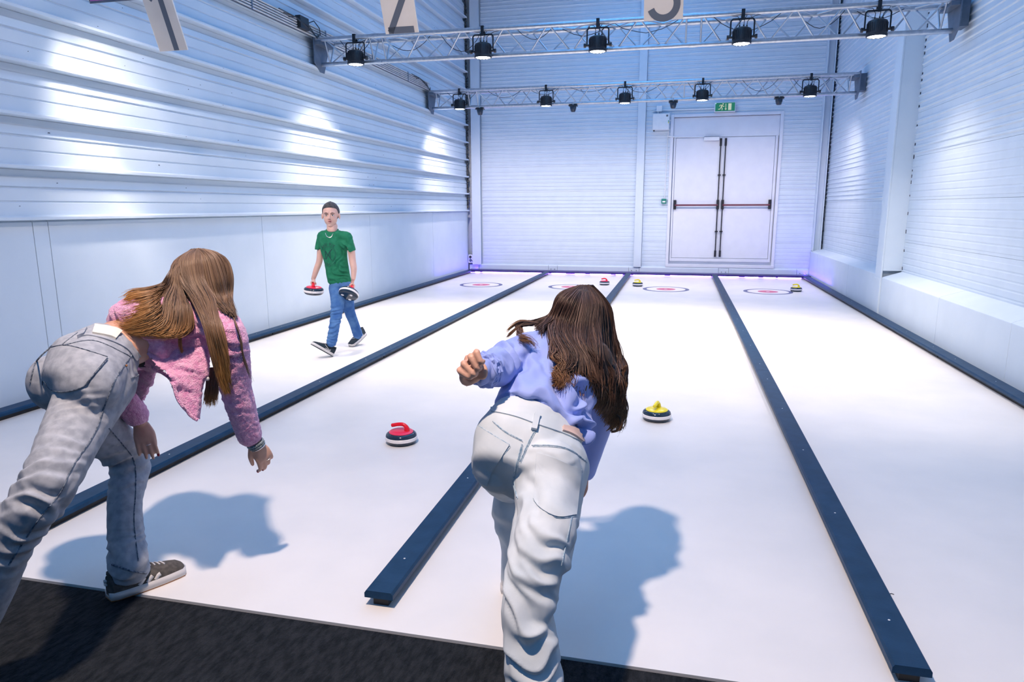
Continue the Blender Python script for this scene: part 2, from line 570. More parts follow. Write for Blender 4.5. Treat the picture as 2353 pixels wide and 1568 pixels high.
# ---- sockets in the left corner
so = empty('socket_box', (-4.52, YB - .02, .22), 'double power socket with a plug low in the left back corner', 'socket')
MB().box(-.05, .05, -.03, .05, -.02, .16).build('box', M['housing'], so, bevel=.005)
for zz in (.03, .11):
    MB().lathe([(.030, 0), (.030, .004), (.02, .004), (.018, .001)], 16).build('outlet', M['grey'], so, smooth=True).matrix_local = Matrix.Translation((0, -.031, zz)) @ Matrix.Rotation(PI / 2, 4, 'X')
MB().box(-.02, .02, -.08, -.03, .095, .13).build('plug', M['black'], so, bevel=.006)
MB().tube([(0, -.07, .095), (.03, -.06, .05), (.06, -.03, .0), (.05, -.01, -.05)], .005, 6).build('cord', M['black'], so, smooth=True)

# ---- right wall: plinth, cladding, pillar
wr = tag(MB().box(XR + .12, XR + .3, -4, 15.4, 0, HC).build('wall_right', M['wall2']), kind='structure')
clad(wr, 'y', XR, XR + .12, -1, -4, 9.86, [.595] + [x - .25 for x in ZS[2:]] + [HC], 1.9)
clad(wr, 'y', XR - .02, XR + .12, -1, 10.1, 15.0, [.595] + [x - .25 for x in ZS[2:]] + [HC], 1.4)
pl = empty('baseboard_right', (0, 0, 0), kind='structure')
for a, b in ((-4, 1.0), (1.0, 4.0), (4.0, 6.15), (6.15, 7.75), (7.75, 9.83)):
    MB().prism([(2.57, 0), (XR + .12, 0), (XR + .12, .60), (XR, .595), (2.60, .530), (2.57, .515)], 'y', a + .003, b - .003).build('plinth_block', M['wall'], pl, bevel=.004)
for a, b in ((10.12, 11.7), (11.7, 14.2), (14.2, 15.0)):
    MB().prism([(2.57, 0), (XR + .12, 0), (XR + .12, .60), (XR, .595), (2.60, .548), (2.57, .535)], 'y', a + .003, b - .003).build('plinth_block', M['wall'], pl, bevel=.004)
MB().box(2.55, XR + .12, 9.83, 10.12, 0, .50).build('pillar_foot', M['wall'], pl, bevel=.006)
pc = MB().box(2.555, 2.575, 9.84, 10.11, .50, HC).box(2.575, XR + .1, 9.95, 9.97, .50, HC).box(XR + .08, XR + .1, 9.84, 10.11, .50, HC)
tag(pc.build('trim_5', M['wall'], bevel=.003), kind='structure')
tag(MB().box(2.575, XR + .02, 9.845, 9.95, .60, HC).build('trim_6', M['wall'], bevel=.004), kind='structure')
gp = MB()
zz = .62
rr = random.Random(5)
while zz < HC:
    gp.box(XR - .004, XR + .03, 9.815, 9.843, zz, zz + rr.uniform(.02, .05))
    zz += rr.choice([.0765, .153, .23])
zz = .7
while zz < HC:
    gp.box(2.737, XR - .016, YB - .03, YB + .0, zz, zz + rr.uniform(.03, .05))
    zz += .23
tag(gp.build('rib_gap_shade', M['chip_gap']), kind='structure')  # dark blocks standing in for the shade inside the open rib ends

# ---- black lip and violet light strip at the end of the lanes
lip = empty('trim_8', (0, 0, 0), kind='structure')
MB().box(-4.52, 2.56, 14.70, 14.995, .030, .066).build('lip_board', M['violetboard'], lip, bevel=.004)
MB().box(-4.52, 2.56, 14.93, 14.995, .001, .030).build('back_board', M['violetboard'], lip)
segs = []
for xc0 in (-4.40, -2.66, -.93, .80):
    w = 1.60
    if xc0 == -4.40:
        ss = [(.0, .10), (.17, 1.55)]
    elif xc0 == -2.66:
        ss = [(-.01, .30), (.50, .72), (.83, 1.27), (1.38, 1.52)]
    elif xc0 == -.93:
        ss = [(.02, .66), (.78, 1.60)]
    else:
        ss = [(.02, .42), (.54, .80), (.90, 1.13), (1.18, 1.62)]
    for a, b in ss:
        segs.append((xc0 + a, xc0 + b))
for a, b in segs:
    MB().box(a, b, 14.90, 14.928, .004, .026).build('light_strip', M['violet'], lip)
for xx in (-4.0, -2.3, -.6, 1.2):
    area('violet_strip_light', (xx + .25, 14.80, .028), 1.5, .03, 26, (.34, .16, 1.0), (math.radians(50), 0, 0))
area('violet_strip_light', (-4.40, 13.9, .075), .02, 2.2, 7, (.14, .05, 1.0), (PI, 0, 0))
area('violet_strip_light', (2.50, 13.9, .075), .02, 2.2, 7, (.14, .05, 1.0), (PI, 0, 0))

# ================================================================ lane rails
capo = [(-.055, .034), (-.055, .052), (-.048, .062), (.048, .062), (.055, .052), (.055, .034)]
capb = [(-.029, 0.0), (-.029, .034), (.029, .034), (.029, 0.0)]


def rail(x, ys, label, wide=1.0, close=False):
    r = empty('lane_divider', (x, ys[0], 0), label, 'lane divider')
    for a, b in zip(ys[:-1], ys[1:]):
        c = MB().prism([(u * wide, v) for u, v in capo], 'y', a - ys[0] + .0015, b - ys[0] - .0015).build('cap_plank', M['rail'], r)
        MB().prism([(u * wide, v) for u, v in capb], 'y', a - ys[0] + .02, b - ys[0]).build('base_strip', M['railbase'], r)
        yy = a + .25
        while yy < b:
            MB().lathe([(.004, 0), (.004, .0012), (.002, .0016)], 10).build('screw', M['rivet'], c).location = (0, yy - ys[0], .0615)
            yy += .85
    return r


rail(-4.475, [-.5, 3.0, 6.9, 10.8, 14.69], 'dark edge rail along the foot of the left wall', 1.1)
rail(-2.735, [2.06, 6.03, 10.03, 14.69], 'dark lane divider running behind the bending woman in pink')
rail(-1.0, [2.105, 6.05, 10.05, 14.69], 'dark lane divider passing behind the woman in the blue shirt')
rail(.735, [2.085, 6.05, 10.05, 14.69], 'dark lane divider whose free end is lowest at bottom right')
rail(2.475, [-.5, 3.25, 7.22, 11.2, 14.69], 'dark edge rail along the foot of the right wall', 1.1)

# ================================================================ targets on the ice


def annulus(r0, r1, z0, z1, n=64):
    m = MB()
    if r0 <= 0:
        return m.lathe([(r1, z0), (r1, z1)], n)
    pr = [(r0, z0), (r1, z0), (r1, z1), (r0, z1), (r0, z0)]
    base = len(m.v)
    for r, z in pr[:-1]:
        for k in range(n):
            a = 2 * PI * k / n
            m.v.append((r * math.cos(a), r * math.sin(a), z))
    for i in range(4):
        for k in range(n):
            a = i * n + k
            b = i * n + (k + 1) % n
            j = (i + 1) % 4
            m.f.append((a, b, j * n + (k + 1) % n, j * n + k))
    return m


tl = ['ring target on the lane nearest the left wall, clear of stones', 'ring target half hidden behind the head of the woman in blue',
      'ring target in the lane right of the blue-shirted woman, below the door', 'ring target beside the yellow stone in the rightmost lane']
t0 = None
for i, (px, py) in enumerate(((1105, 655), (1310, 660), (1530, 665), (1764, 670))):
    c = PZ(px, py)
    t = empty('target_rings', (c.x, 12.43, 0), tl[i], 'target', 'ring targets at the end of the lanes')
    if t0 is None:
        t0 = t
        annulus(.335, .400, .0002, .0012).build('blue_ring', M['blue_ring'], t)
        annulus(.165, .335, .0002, .0010).build('white_ring', M['white_ring'], t)
        annulus(.032, .165, .0002, .0012).build('pink_ring', M['pink_ring'], t)
        annulus(0, .032, .0002, .0012, 24).build('centre_dot', M['white_ring'], t)
        parts = [o for o in bpy.data.objects if o.parent == t]
    else:
        for p_ in parts:
            q_ = p_.copy()
            COL.objects.link(q_)
            q_.parent = t

# ================================================================ curling stones


def stone(name, matname, label, loc, rz, top, mw=None, group=None):
    s = empty(name, loc, label, 'curling stone', group)
    s.rotation_euler = (0, 0, rz)
    if mw is not None:
        s.matrix_world = mw
    R0 = .0975
    MB().lathe([(.050, .0), (.075, .001), (.083, .006), (.0925, .015), (R0 - .001, .026)], 48).build('lower_body', M['stoneblue'], s, smooth=True)
    MB().lathe([(R0 - .002, .024), (R0 + .0005, .027), (R0 + .0005, .043), (R0 - .002, .046)], 48).build('white_band', M['stonewhite'], s, smooth=True)
    MB().lathe([(R0 - .002, .044), (R0 - .003, .050), (.091, .060), (.082, .067), (.072, .070), (.04, .070)], 48).build('upper_body', M['stoneblue'], s, smooth=True)
    MB().lathe([(.074, .069), (.074, .073), (.066, .078), (.03, .081), (.004, .082)], 40).build('top_disc', top, s, smooth=True)
    # gooseneck handle
    pts = [(.040, 0, .070), (.038, 0, .090), (.030, 0, .108), (.012, 0, .118), (-.02, 0, .116), (-.050, 0, .109), (-.062, 0, .106)]
    cr = []
    for i in range(len(pts) - 1):
        a = [Vector(pts[max(0, min(len(pts) - 1, i + j))]) for j in (-1, 0, 1, 2)]
        for q in range(4):
            t = q / 4
            cr.append(0.5 * ((2 * a[1]) + (-a[0] + a[2]) * t + (2 * a[0] - 5 * a[1] + 4 * a[2] - a[3]) * t * t + (-a[0] + 3 * a[1] - 3 * a[2] + a[3]) * t ** 3))
    cr.append(Vector(pts[-1]))
    n = len(cr)
    rs = [(.017 if i < 4 else .0115 + .0055 * max(0, 1 - (i - 4) / 5)) for i in range(n)]
    rs[-1] = .005
    rs[-2] = .010
    MB().tube(cr, rs, 12).build('handle', M['red'] if matname == 'red' else M['yellow'], s, smooth=True)
    for a in range(3):
        MB().lathe([(.0135, -.0015), (.015, .0), (.015, .002)], 20).build('glide_pad', M['stonewhite'], s, smooth=True).location = (.052 * math.cos(a * 2.094 + .3), .052 * math.sin(a * 2.094 + .3), 0)
    return s


def stand(px, py):
    c = PZ(px, py)
    d = Vector((c.x, c.y, 0)).normalized()
    return c + d * .083


sg = None
stone('curling_stone', 'red', 'red-topped curling stone sliding in the lane left of the blue-shirted woman', stand(923, 1028), math.radians(0), M['pinkred'])
stone('curling_stone', 'yellow', 'yellow-topped curling stone right of the blue-shirted woman, the nearest yellow one', stand(1508, 973), math.radians(75), M['yellow'])
stone('curling_stone', 'red', 'red-topped curling stone at the far end behind the blue-shirted woman', stand(1389, 656), math.radians(-15), M['pinkred'])
stone('curling_stone', 'yellow', 'small far yellow-topped stone just right of the divider behind the brunette head', stand(1465, 659), math.radians(5), M['yellow'])
stone('curling_stone', 'yellow', 'yellow-topped curling stone touching the rightmost ring target', stand(1829, 671), math.radians(-20), M['yellow'])

# ================================================================ trusses
UNIT = MB().tube([(0, 0, 0), (0, 0, 1)], 1.0, 10).mesh('brace', M['alu'], True)


def rod(name, a, b, r, parent, mat=None):
    a, b = Vector(a), Vector(b)
    d = b - a
    o = bpy.data.objects.new(name, UNIT)
    COL.objects.link(o)
    o.parent = parent
    q = d.to_track_quat('Z', 'Y').to_matrix().to_4x4()
    o.matrix_local = Matrix.Translation(a) @ q @ Matrix.Diagonal((r, r, d.length, 1))
    return o


def truss(ty, label):
    t = empty('lighting_truss', (0, ty, 3.2), label, 'truss')
    x0, x1 = -4.50, 2.66
    zt, zb, hw = .27, .0, .135
    for (yy, zz) in ((-hw, zt), (hw, zt), (0, zb)):
        m = MB().tube([(x0, yy, zz), (x1, yy, zz)], .027, 16)
        m.build('chord', M['alu'], t, smooth=True)
    joints = [-3.70, .06]
    cells = []
    lim = [x0 + .12, -3.78, -3.62, -.02, .14, x1 - .12]
    for a, b in ((lim[0], lim[1]), (lim[2], lim[3]), (lim[4], lim[5])):
        n = max(1, round((b - a) / .5))
        cells.append((a, b, n))
    for a, b, n in cells:
        w = (b - a) / n
        for i in range(n):
            xa = a + i * w
            for sy in (-hw, hw):
                off = 0 if sy < 0 else w / 2
                # front lacing: V with apex on bottom chord
                if sy < 0:
                    rod('brace', (xa + .02, sy, zt - .01), (xa + w / 2 - .02, 0, zb + .01), .0095, t)
                    rod('brace', (xa + w / 2 + .02, 0, zb + .01), (xa + w - .02, sy, zt - .01), .0095, t)
                else:
                    rod('brace', (xa + .02, 0, zb + .01), (xa + w / 2 - .02, sy, zt - .01), .0095, t)
                    rod('brace', (xa + w / 2 + .02, sy, zt - .01), (xa + w - .02, 0, zb + .01), .0095, t)
            rod('brace', (xa + .02, -hw, zt), (xa + w / 2, hw, zt), .008, t)
            rod('brace', (xa + w / 2, hw, zt), (xa + w - .02, -hw, zt), .008, t)
        for xx in (a, b):
            for sy in (-hw, hw):
                rod('brace', (xx, sy, zt), (xx, 0, zb), .0095, t)
            rod('brace', (xx, -hw, zt), (xx, hw, zt), .0095, t)
    for j in joints:
        for (yy, zz) in ((-hw, zt), (hw, zt), (0, zb)):
            MB().tube([(j - .05, yy, zz), (j + .05, yy, zz)], .030, 14).tube([(j - .012, yy, zz), (j + .012, yy, zz)], .032, 14).build('coupler', M['alu'], t, smooth=True)
            for jx in (j - .03, j + .03):
                rod('pin', (jx, yy - .04, zz), (jx, yy + .04, zz), .006, t)
    # end plates
    for xx, s in ((x0, -1), (x1, 1)):
        MB().prism([(-.19, .31), (.19, .31), (.19, .20), (.05, -.10), (-.05, -.10), (-.19, .0)], 'x', xx - .006, xx + .006).build('end_plate', M['grey'], t, bevel=.002)
        MB().prism([(-.17, .25), (.17, .25), (.17, .21), (-.17, .21)], 'x', min(xx, xx + s * -.09), max(xx, xx + s * -.09)).build('bracket', M['grey'], t, bevel=.002)
        a = XL + .03 if s < 0 else XR - .03
        MB().box(min(xx, a), max(xx, a), -.10, .10, .02, .28).build('wall_bracket', M['grey'], t, bevel=.004)
    # loose cables
    rr = random.Random(int(ty * 10))
    x = x0 + .3
    while x < x1 - .6:
        L = rr.uniform(.35, .7)
        dz = rr.uniform(.06, .20)
        yy = rr.uniform(-.1, .08)
        pts = []
        for i in range(9):
            u = i / 8
            pts.append((x + L * u, yy + .05 * math.sin(3 * u), zt - .01 - dz * 4 * u * (1 - u) + rr.uniform(-.006, .006)))
        MB().tube(pts, .004, 5).build('cable', M['black'], t, smooth=True)
        x += L + rr.uniform(.05, .5)
    return t


truss(12.6, 'far aluminium truss with small black dome cameras, in front of the exit sign')
truss(8.5, 'large aluminium truss spanning nearer the viewer near the top edge')
truss(4.4, 'aluminium truss overhead from which the number boards hang')

# stage lamps


def make_lamp():
    t = empty('stage_lamp', (0, 0, 0), 'x', 'stage lamp')
    R1 = .098
    b = MB().lathe([(.03, .10), (.06, .095), (R1 - .006, .080), (R1, .065), (R1, -.045), (R1 + .004, -.050), (R1 + .004, -.072), (R1 - .006, -.075), (R1 - .010, -.066), (.01, -.064)], 32)
    b.build('body', M['black'], t, smooth=True)
    fins = MB()
    for i in range(30):
        a = 2 * PI * i / 30
        fins.add([(math.cos(a + s) * r, math.sin(a + s) * r, zz) for zz in (-.03, .06) for (s, r) in ((-.02, R1 - .004), (.02, R1 - .004), (.02, R1 + .004), (-.02, R1 + .004))], [(0, 3, 2, 1), (4, 5, 6, 7), (0, 1, 5, 4), (1, 2, 6, 5), (2, 3, 7, 6), (3, 0, 4, 7)])
    tag(fins.build('cooling_fins', M['black'], t), kind='stuff')
    MB().lathe([(R1 - .012, -.060), (R1 - .012, -.066), (.002, -.066)], 28).build('lens_plate', M['lensring'], t)
    cs = [(0, 0)] + [(.036 * math.cos(i * PI / 3), .036 * math.sin(i * PI / 3)) for i in range(6)] + [(.068 * math.cos(i * PI / 5.5), .068 * math.sin(i * PI / 5.5)) for i in range(11)]
    for cx_, cy_ in cs:
        MB().lathe([(.0165, -.064), (.0165, -.069), (.010, -.073), (.002, -.074)], 10, (cx_, cy_, 0)).build('led', M['lens'], t, smooth=True)
    y = MB()
    w = .122
    pts = [(-w, 0, -.01), (-w, 0, .165), (-w + .018, 0, .185), (w - .018, 0, .185), (w, 0, .165), (w, 0, -.01)]
    for a, b in zip(pts[:-1], pts[1:]):
        a, b = Vector(a), Vector(b)
        y.tube([a, b], .0085, 6)
    y.build('yoke', M['blackmetal'], t)
    for s in (-1, 1):
        MB().tube([(s * .10, 0, .0), (s * .132, 0, 0), (s * .134, 0, 0), (s * .158, 0, 0)], [.012, .012, .024, .024], 12).build('knob', M['black'], t, smooth=True)
    MB().box(-.016, .016, -.012, .012, .185, .205).box(-.018, .018, -.036, -.028, .165, .275).box(-.018, .018, .028, .036, .19, .275).box(-.018, .018, -.036, .036, .268, .278).build('clamp', M['blackmetal'], t, bevel=.002)
    for i, (x, y_, zz) in enumerate(((-.03, .01, .10), (.012, -.01, .10), (.045, 0, .095))):
        MB().tube([(x, y_, zz - .005), (x, y_, zz + .022)], .008, 8).build('connector', M['black'], t, smooth=True)
        MB().tube([(x, y_, zz + .02), (x + .004, y_, zz + .06), (x + .02 * (i - .5), y_ + .01, zz + .09), (x + .05 * (i - 1) + .03, y_ + .03, zz + .12), (x + .12 * (i - 1) + .02, y_ + .07, zz + .14)], .0038, 5).build('cable', M['black'], t, smooth=True)
    return t


lamp0 = make_lamp()
lparts = [o for o in bpy.data.objects if o.parent == lamp0]
near = ['leftmost lamp on the large near truss, at the left truss end', 'lamp on the near truss, second from the left end', 'lamp on the near truss directly left of number board 3',
        'lamp on the near truss, second from its right end', 'lamp on the near truss closest to its right end plate']
far = ['lamp at the left end of the far truss', 'lamp on the far truss, second from the left end', 'middle lamp of the far truss, above the wall column',
       'lamp on the far truss above the exit sign', 'lamp at the right end of the far truss beside a dome camera']
over = ['stage lamp overhead beyond the top edge over %s' % s for s in ('the left wall side', 'number board 2', 'the middle divider', 'the right divider', 'the rightmost lane')]
first = True
for ty, names in ((8.5, near), (12.6, far), (4.4, over)):
    for i, lx in enumerate(LAMPX):
        if ty == 12.6:
            lx = (-3.93, -2.355, -.996, .276, 1.943)[i]
        if first:
            t = lamp0
            first = False
        else:
            t = lamp0.copy()
            COL.objects.link(t)
            for p_ in lparts:
                q_ = p_.copy()
                COL.objects.link(q_)
                q_.parent = t
        t.location = (lx, ty - .135, 3.225)
        t['label'] = 'black stage ' + names[i] if not names[i].startswith('stage') else names[i]
        t['group'] = 'stage lamps on the trusses'
# dome cameras under the far truss
DX = (-3.592, -1.899, -.192, 1.496)
dl = ['leftmost small black dome camera, beside the left wall column', 'small black dome camera above the left back-wall bay', 'small black dome camera left of the exit sign', 'rightmost small black dome camera under the far truss']
for i, x in enumerate(DX):
    t = empty('dome_camera', (x, 12.6, 3.172), dl[i], 'camera', 'dome cameras under the far truss')
    if i == 0:
        MB().box(-.075, .075, -.06, .06, -.022, -.004).build('plate', M['black'], t, bevel=.003)
        MB().tube([(0, -.02, .05), (0, -.02, -.005)], .01, 8).build('stem', M['alu'], t)
        MB().lathe([(.055, -.020), (.058, -.024), (.054, -.060), (.042, -.105), (.030, -.116), (.01, -.118)], 24).build('dome', M['stoneblue'], t, smooth=True)
        dparts = [o for o in bpy.data.objects if o.parent == t]
    else:
        for p_ in dparts:
            q_ = p_.copy()
            COL.objects.link(q_)
            q_.parent = t

# ================================================================ number boards and the screen
TILT = math.radians(22)


def board(px, py, Y, num, label):
    c = P(px, py, Y)
    t = empty('number_board', c, label, 'number board', rot=(TILT, 0, 0))
    W2, Hh = .115, .66
    MB().box(-W2, W2, 0, .012, 0, Hh).build('board', M['card'], t, bevel=.002)
    w = .040
    if num == 1:
        strokes = [[(.030, .004), (.030, .405), (.028, .425)], ]
        strokes = [[(.045, .003), (.006, .003 + .42)], [(.010, .417), (-.070, .325)]]
        strokes = [[(.028, .003), (.028, .43)], [(.030, .415), (-.062, .335)]]
    elif num == 2:
        strokes = [[(.088, .022), (-.090, .022)], [(-.078, .010), (.058, .235), (.072, .27), (.070, .32), (.045, .36), (0, .375), (-.05, .36), (-.078, .32)]]
    else:
        a = [(.0 + .078 * math.cos(t_), .088 + .078 * math.sin(t_)) for t_ in [math.radians(q) for q in range(200, 450, 12)]]
        b = [(.0 + .066 * math.cos(t_), .238 + .066 * math.sin(t_)) for t_ in [math.radians(q) for q in range(-90, 160, 12)]]
        strokes = [a, b]
    for s_ in strokes:
        ribbon(s_, w, -.002, .0005).build('numeral_stroke', M['cardink'], t)
    for sx in (-.09, .09):
        MB().tube([(sx, .006, Hh - .02), (sx, .02, Hh + .03)], .005, 6).build('hook', M['black'], t)
    a_ = t
    for sx in (-.09, .09):
        MB().tube([(sx, -.004, .37), (sx + .006, -.010, .40), (sx, -.004, .43)], .005, 6).build('tie', M['black'], t)
    return t


board(399, 117, 4.55, 1, 'hanging beige number board nearest the left wall, a single slanted stroke as digit')
board(924, 77, 4.55, 2, 'hanging beige number board left of the corner column, digit two with flat base')
board(1524, 46, 4.55, 3, 'hanging beige number board, only the round bottom of its three showing')
c = P(206, 9, 4.45)
t = empty('screen', c, 'dark framed wall screen, only its bottom edge showing at top left', 'screen', rot=(TILT, 0, 0))
MB().box(0, .66, 0, .03, 0, .40).build('frame', M['grey'], t, bevel=.004)
MB().box(.016, .644, -.003, .002, .016, .386).build('display', principled('purple_display', (.01, .005, .02), .2, emis=(.16, .05, .28), estr=.5), t)
MB().box(.3, .36, .03, .08, .15, .40).build('mount', M['black'], t)

# ================================================================ conduits along the left wall
cn = empty('conduit_bundle', (XL + .075, 8, 3.50), 'bundle of thin pale conduits running along the left wall behind the trusses', 'conduit')
for i in range(5):
    MB().tube([(.012, -5, i * .028), (.012, 4.45, i * .028)], .0105, 8).build('conduit_pipe', M['conduit'], cn, smooth=True)
MB().box(-.012, .002, -5, 4.4, -.016, .128).build('gap_shade_strip', M['grey'], cn)  # dark strip added behind the pipes as the shade between them
for yy in (-2.5, -1.0, .6, 2.0, 3.4):
    MB().box(.0, .024, yy, yy + .02, -.016, .128).build('clip', M['grey'], cn)
for yy in (.42, 4.45):
    for i in range(3):
        MB().tube([(.03, yy - .9 + .1 * i, .12 - .02 * i), (.06, yy - .6, .10), (.07, yy - .3 + .05 * i, .06 - .03 * i), (.05, yy - .1, -.02), (.03, yy, .0 + .02 * i)], .006, 6).build('cable', M['black'], cn, smooth=True)
bxx = empty('cable_box', (XL + .09, 8.02, 3.58), 'black connector box on the conduit bundle above the near truss', 'connector box')
MB().box(-.02, .05, -.10, .10, -.07, .07).build('box', M['black'], bxx, bevel=.004)
MB().tube([(.03, .1, .02), (.06, .2, .07), (.05, .35, .02), (.02, .42, -.04)], .006, 6).build('cable', M['black'], bxx, smooth=True)
# debris on the ice
db = MB().tube([(0, 0, .0015), (.004, .003, .002), (.009, .002, .0015), (.013, -.002, .0015)], .0014, 5).build('lint', M['chip_gap'])
db.location = PZ(2045, 1366)
tag(db, 'tiny dark shred of lint on the ice right of the lowest divider end', 'lint')
# ================================================================ people: helpers


def V(*a):
    return Vector(a)


def crom(pts, sub):
    """Catmull-Rom resampling of a list of tuples of floats"""
    A = [np.array(p, float) for p in pts]
    out = []
    n = len(A)
    for i in range(n - 1):
        p0, p1, p2, p3 = A[max(i - 1, 0)], A[i], A[i + 1], A[min(i + 2, n - 1)]
        for k in range(sub):
            t = k / sub
            out.append(.5 * (2 * p1 + (p2 - p0) * t + (2 * p0 - 5 * p1 + 4 * p2 - p3) * t * t + (3 * p1 - p0 - 3 * p2 + p3) * t ** 3))
    out.append(A[-1])
    return out


def loft(mb, secs, n=22, sub=5, power=2.0, cap=.7):
    """secs: (centre, half-width vector, half-depth vector); rounded closed ends"""
    rows = crom([tuple(c) + tuple(a) + tuple(b) for c, a, b in secs], sub)
    def capped(r0, r1):
        c0, c1 = r0[:3], r1[:3]
        d = c0 - c1
        d = d / (np.linalg.norm(d) + 1e-9)
        q = []
        rad = min(np.linalg.norm(r0[3:6]), np.linalg.norm(r0[6:9])) * cap
        for ang in (30, 55, 78):
            a = math.radians(ang)
            k = math.cos(a)
            q.append(np.concatenate([c0 + d * rad * math.sin(a), r0[3:6] * k, r0[6:9] * k]))
        return q
    rows = capped(rows[0], rows[1])[::-1] + rows + capped(rows[-1], rows[-2])
    base = len(mb.v)
    for r in rows:
        for k in range(n):
            a = 2 * PI * k / n
            ca, sa = math.cos(a), math.sin(a)
            if power != 2.0:
                ca = math.copysign(abs(ca) ** (2 / power), ca)
                sa = math.copysign(abs(sa) ** (2 / power), sa)
            mb.v.append(tuple(r[:3] + r[3:6] * ca + r[6:9] * sa))
    for i in range(len(rows) - 1):
        for k in range(n):
            a = base + i * n + k
            b = base + i * n + (k + 1) % n
            mb.f.append((a, b, b + n, a + n))
    mb.f.append(tuple(base + k for k in range(n))[::-1])
    e = base + (len(rows) - 1) * n
    mb.f.append(tuple(e + k for k in range(n)))
    return mb


def limb(mb, pts, radii, n=16, sub=4):
    rows = crom([tuple(p) + (r,) for p, r in zip(pts, radii)], sub)
    P0, R0 = [Vector(r[:3]) for r in rows], [float(r[3]) for r in rows]
    d0 = (P0[0] - P0[1]).normalized()
    d1 = (P0[-1] - P0[-2]).normalized()
    pre, post = [], []
    for ang in (25, 50, 75):
        a = math.radians(ang)
        pre.append((P0[0] + d0 * R0[0] * math.sin(a), R0[0] * math.cos(a)))
        post.append((P0[-1] + d1 * R0[-1] * math.sin(a), R0[-1] * math.cos(a)))
    al = pre[::-1] + list(zip(P0, R0)) + post
    return mb.tube([p for p, r in al], [r for p, r in al], n)


def ball(mb, c, rx, ry, rz, fr=None, n=18):
    c = Vector(c)
    base = len(mb.v)
    m = n // 2
    for i in range(1, m):
        th = PI * i / m
        for k in range(n):
            a = 2 * PI * k / n
            p = V(rx * math.sin(th) * math.cos(a), ry * math.sin(th) * math.sin(a), rz * math.cos(th))
            if fr is not None:
                p = fr @ p
            mb.v.append(tuple(c + p))
    for i in range(m - 2):
        for k in range(n):
            a = base + i * n + k
            b = base + i * n + (k + 1) % n
            mb.f.append((a, b, b + n, a + n))
    mb.f.append(tuple(base + k for k in range(n))[::-1])
    e = base + (m - 2) * n
    mb.f.append(tuple(e + k for k in range(n)))
    return mb


def merged(mb, voxel, smooth=3):
    """one continuous surface out of overlapping closed pieces"""
    me = mb.mesh('tmp', None)
    o = bpy.data.objects.new('tmp', me)
    COL.objects.link(o)
    r = o.modifiers.new('r', 'REMESH')
    r.mode = 'VOXEL'
    r.voxel_size = voxel
    if smooth:
        s = o.modifiers.new('s', 'SMOOTH')
        s.factor = .5
        s.iterations = smooth
    bpy.context.view_layer.update()
    dg = bpy.context.evaluated_depsgraph_get()
    out = bpy.data.meshes.new_from_object(o.evaluated_get(dg))
    bpy.data.objects.remove(o, do_unlink=True)
    bpy.data.meshes.remove(me)
    out.materials.clear()
    return out


def folds(me, creases, fine=0.0, ffreq=60, seed=0.0):
    """creases: (centre, axis, amplitude, wavelength, extent)"""
    n = len(me.vertices)
    nor = [v.normal.copy() for v in me.vertices]
    cr = [(Vector(c), Vector(a).normalized(), am, wl, ex) for c, a, am, wl, ex in creases]
    so = V(seed, seed * 1.7, -seed)
    for i in range(n):
        v = me.vertices[i]
        co = v.co
        d = 0.0
        for c, a, am, wl, ex in cr:
            r = co - c
            L = r.length / ex
            if L < 2.0:
                w = math.exp(-L * L * 1.3)
                ph = r.dot(a) / wl + 1.25 * noise.noise(co * (0.8 / ex) + so) + .45 * noise.noise(co * 14 + so)
                s = math.sin(2 * PI * ph + .5 * math.sin(2 * PI * ph))
                m = .45 + .9 * max(0, noise.noise(co * 9 + a * 3 + so) + .35)
                d += am * w * s * m
        if fine:
            d += fine * noise.noise(co * ffreq + so)
        if d:
            v.co = co + nor[i] * d
    me.update()


def put(me, name, mat, parent):
    o = bpy.data.objects.new(name, me)
    COL.objects.link(o)
    if mat is not None and len(me.materials) == 0:
        me.materials.append(mat)
    me.polygons.foreach_set('use_smooth', [True] * len(me.polygons))
    hold(o, parent)
    return o


def hold(o, parent):
    o.parent = parent
    pm = Matrix.Translation(parent.location) if parent.type == 'EMPTY' else PW[parent.name]
    o.matrix_parent_inverse = pm.inverted()
    PW[o.name] = Matrix.Identity(4)
    return o


PW = {}


def bvh_of(me):
    return BVHTree.FromPolygons([v.co for v in me.vertices], [p.vertices for p in me.polygons])


def hit(bvhs, px, py, off=0.0, default=None):
    d = ray(px, py).normalized()
    best = None
    for b in bvhs:
        loc, nn, idx, dist = b.ray_cast(CAMP, d)
        if loc is not None and (best is None or dist < best[1]):
            if nn.dot(d) > 0:
                nn = -nn
            best = (loc + nn * off - d * off * .3, dist, nn)
    if best:
        return best[0], best[2], best[1]
    if default is not None:
        return CAMP + d * default, -d, default
    return None


def seam(bvhs, pts, r, name, mat, parent, off=.0008, sub=6, flat=None):
    out = []
    last = None
    for q in crom(pts, sub):
        h = hit(bvhs, q[0], q[1], off, last)
        if h:
            last = h[2]
            out.append(h[0])
    if len(out) < 2:
        return None
    mb = MB().tube(out, r, 6)
    return put(mb.mesh(name, mat, True), name, mat, parent)


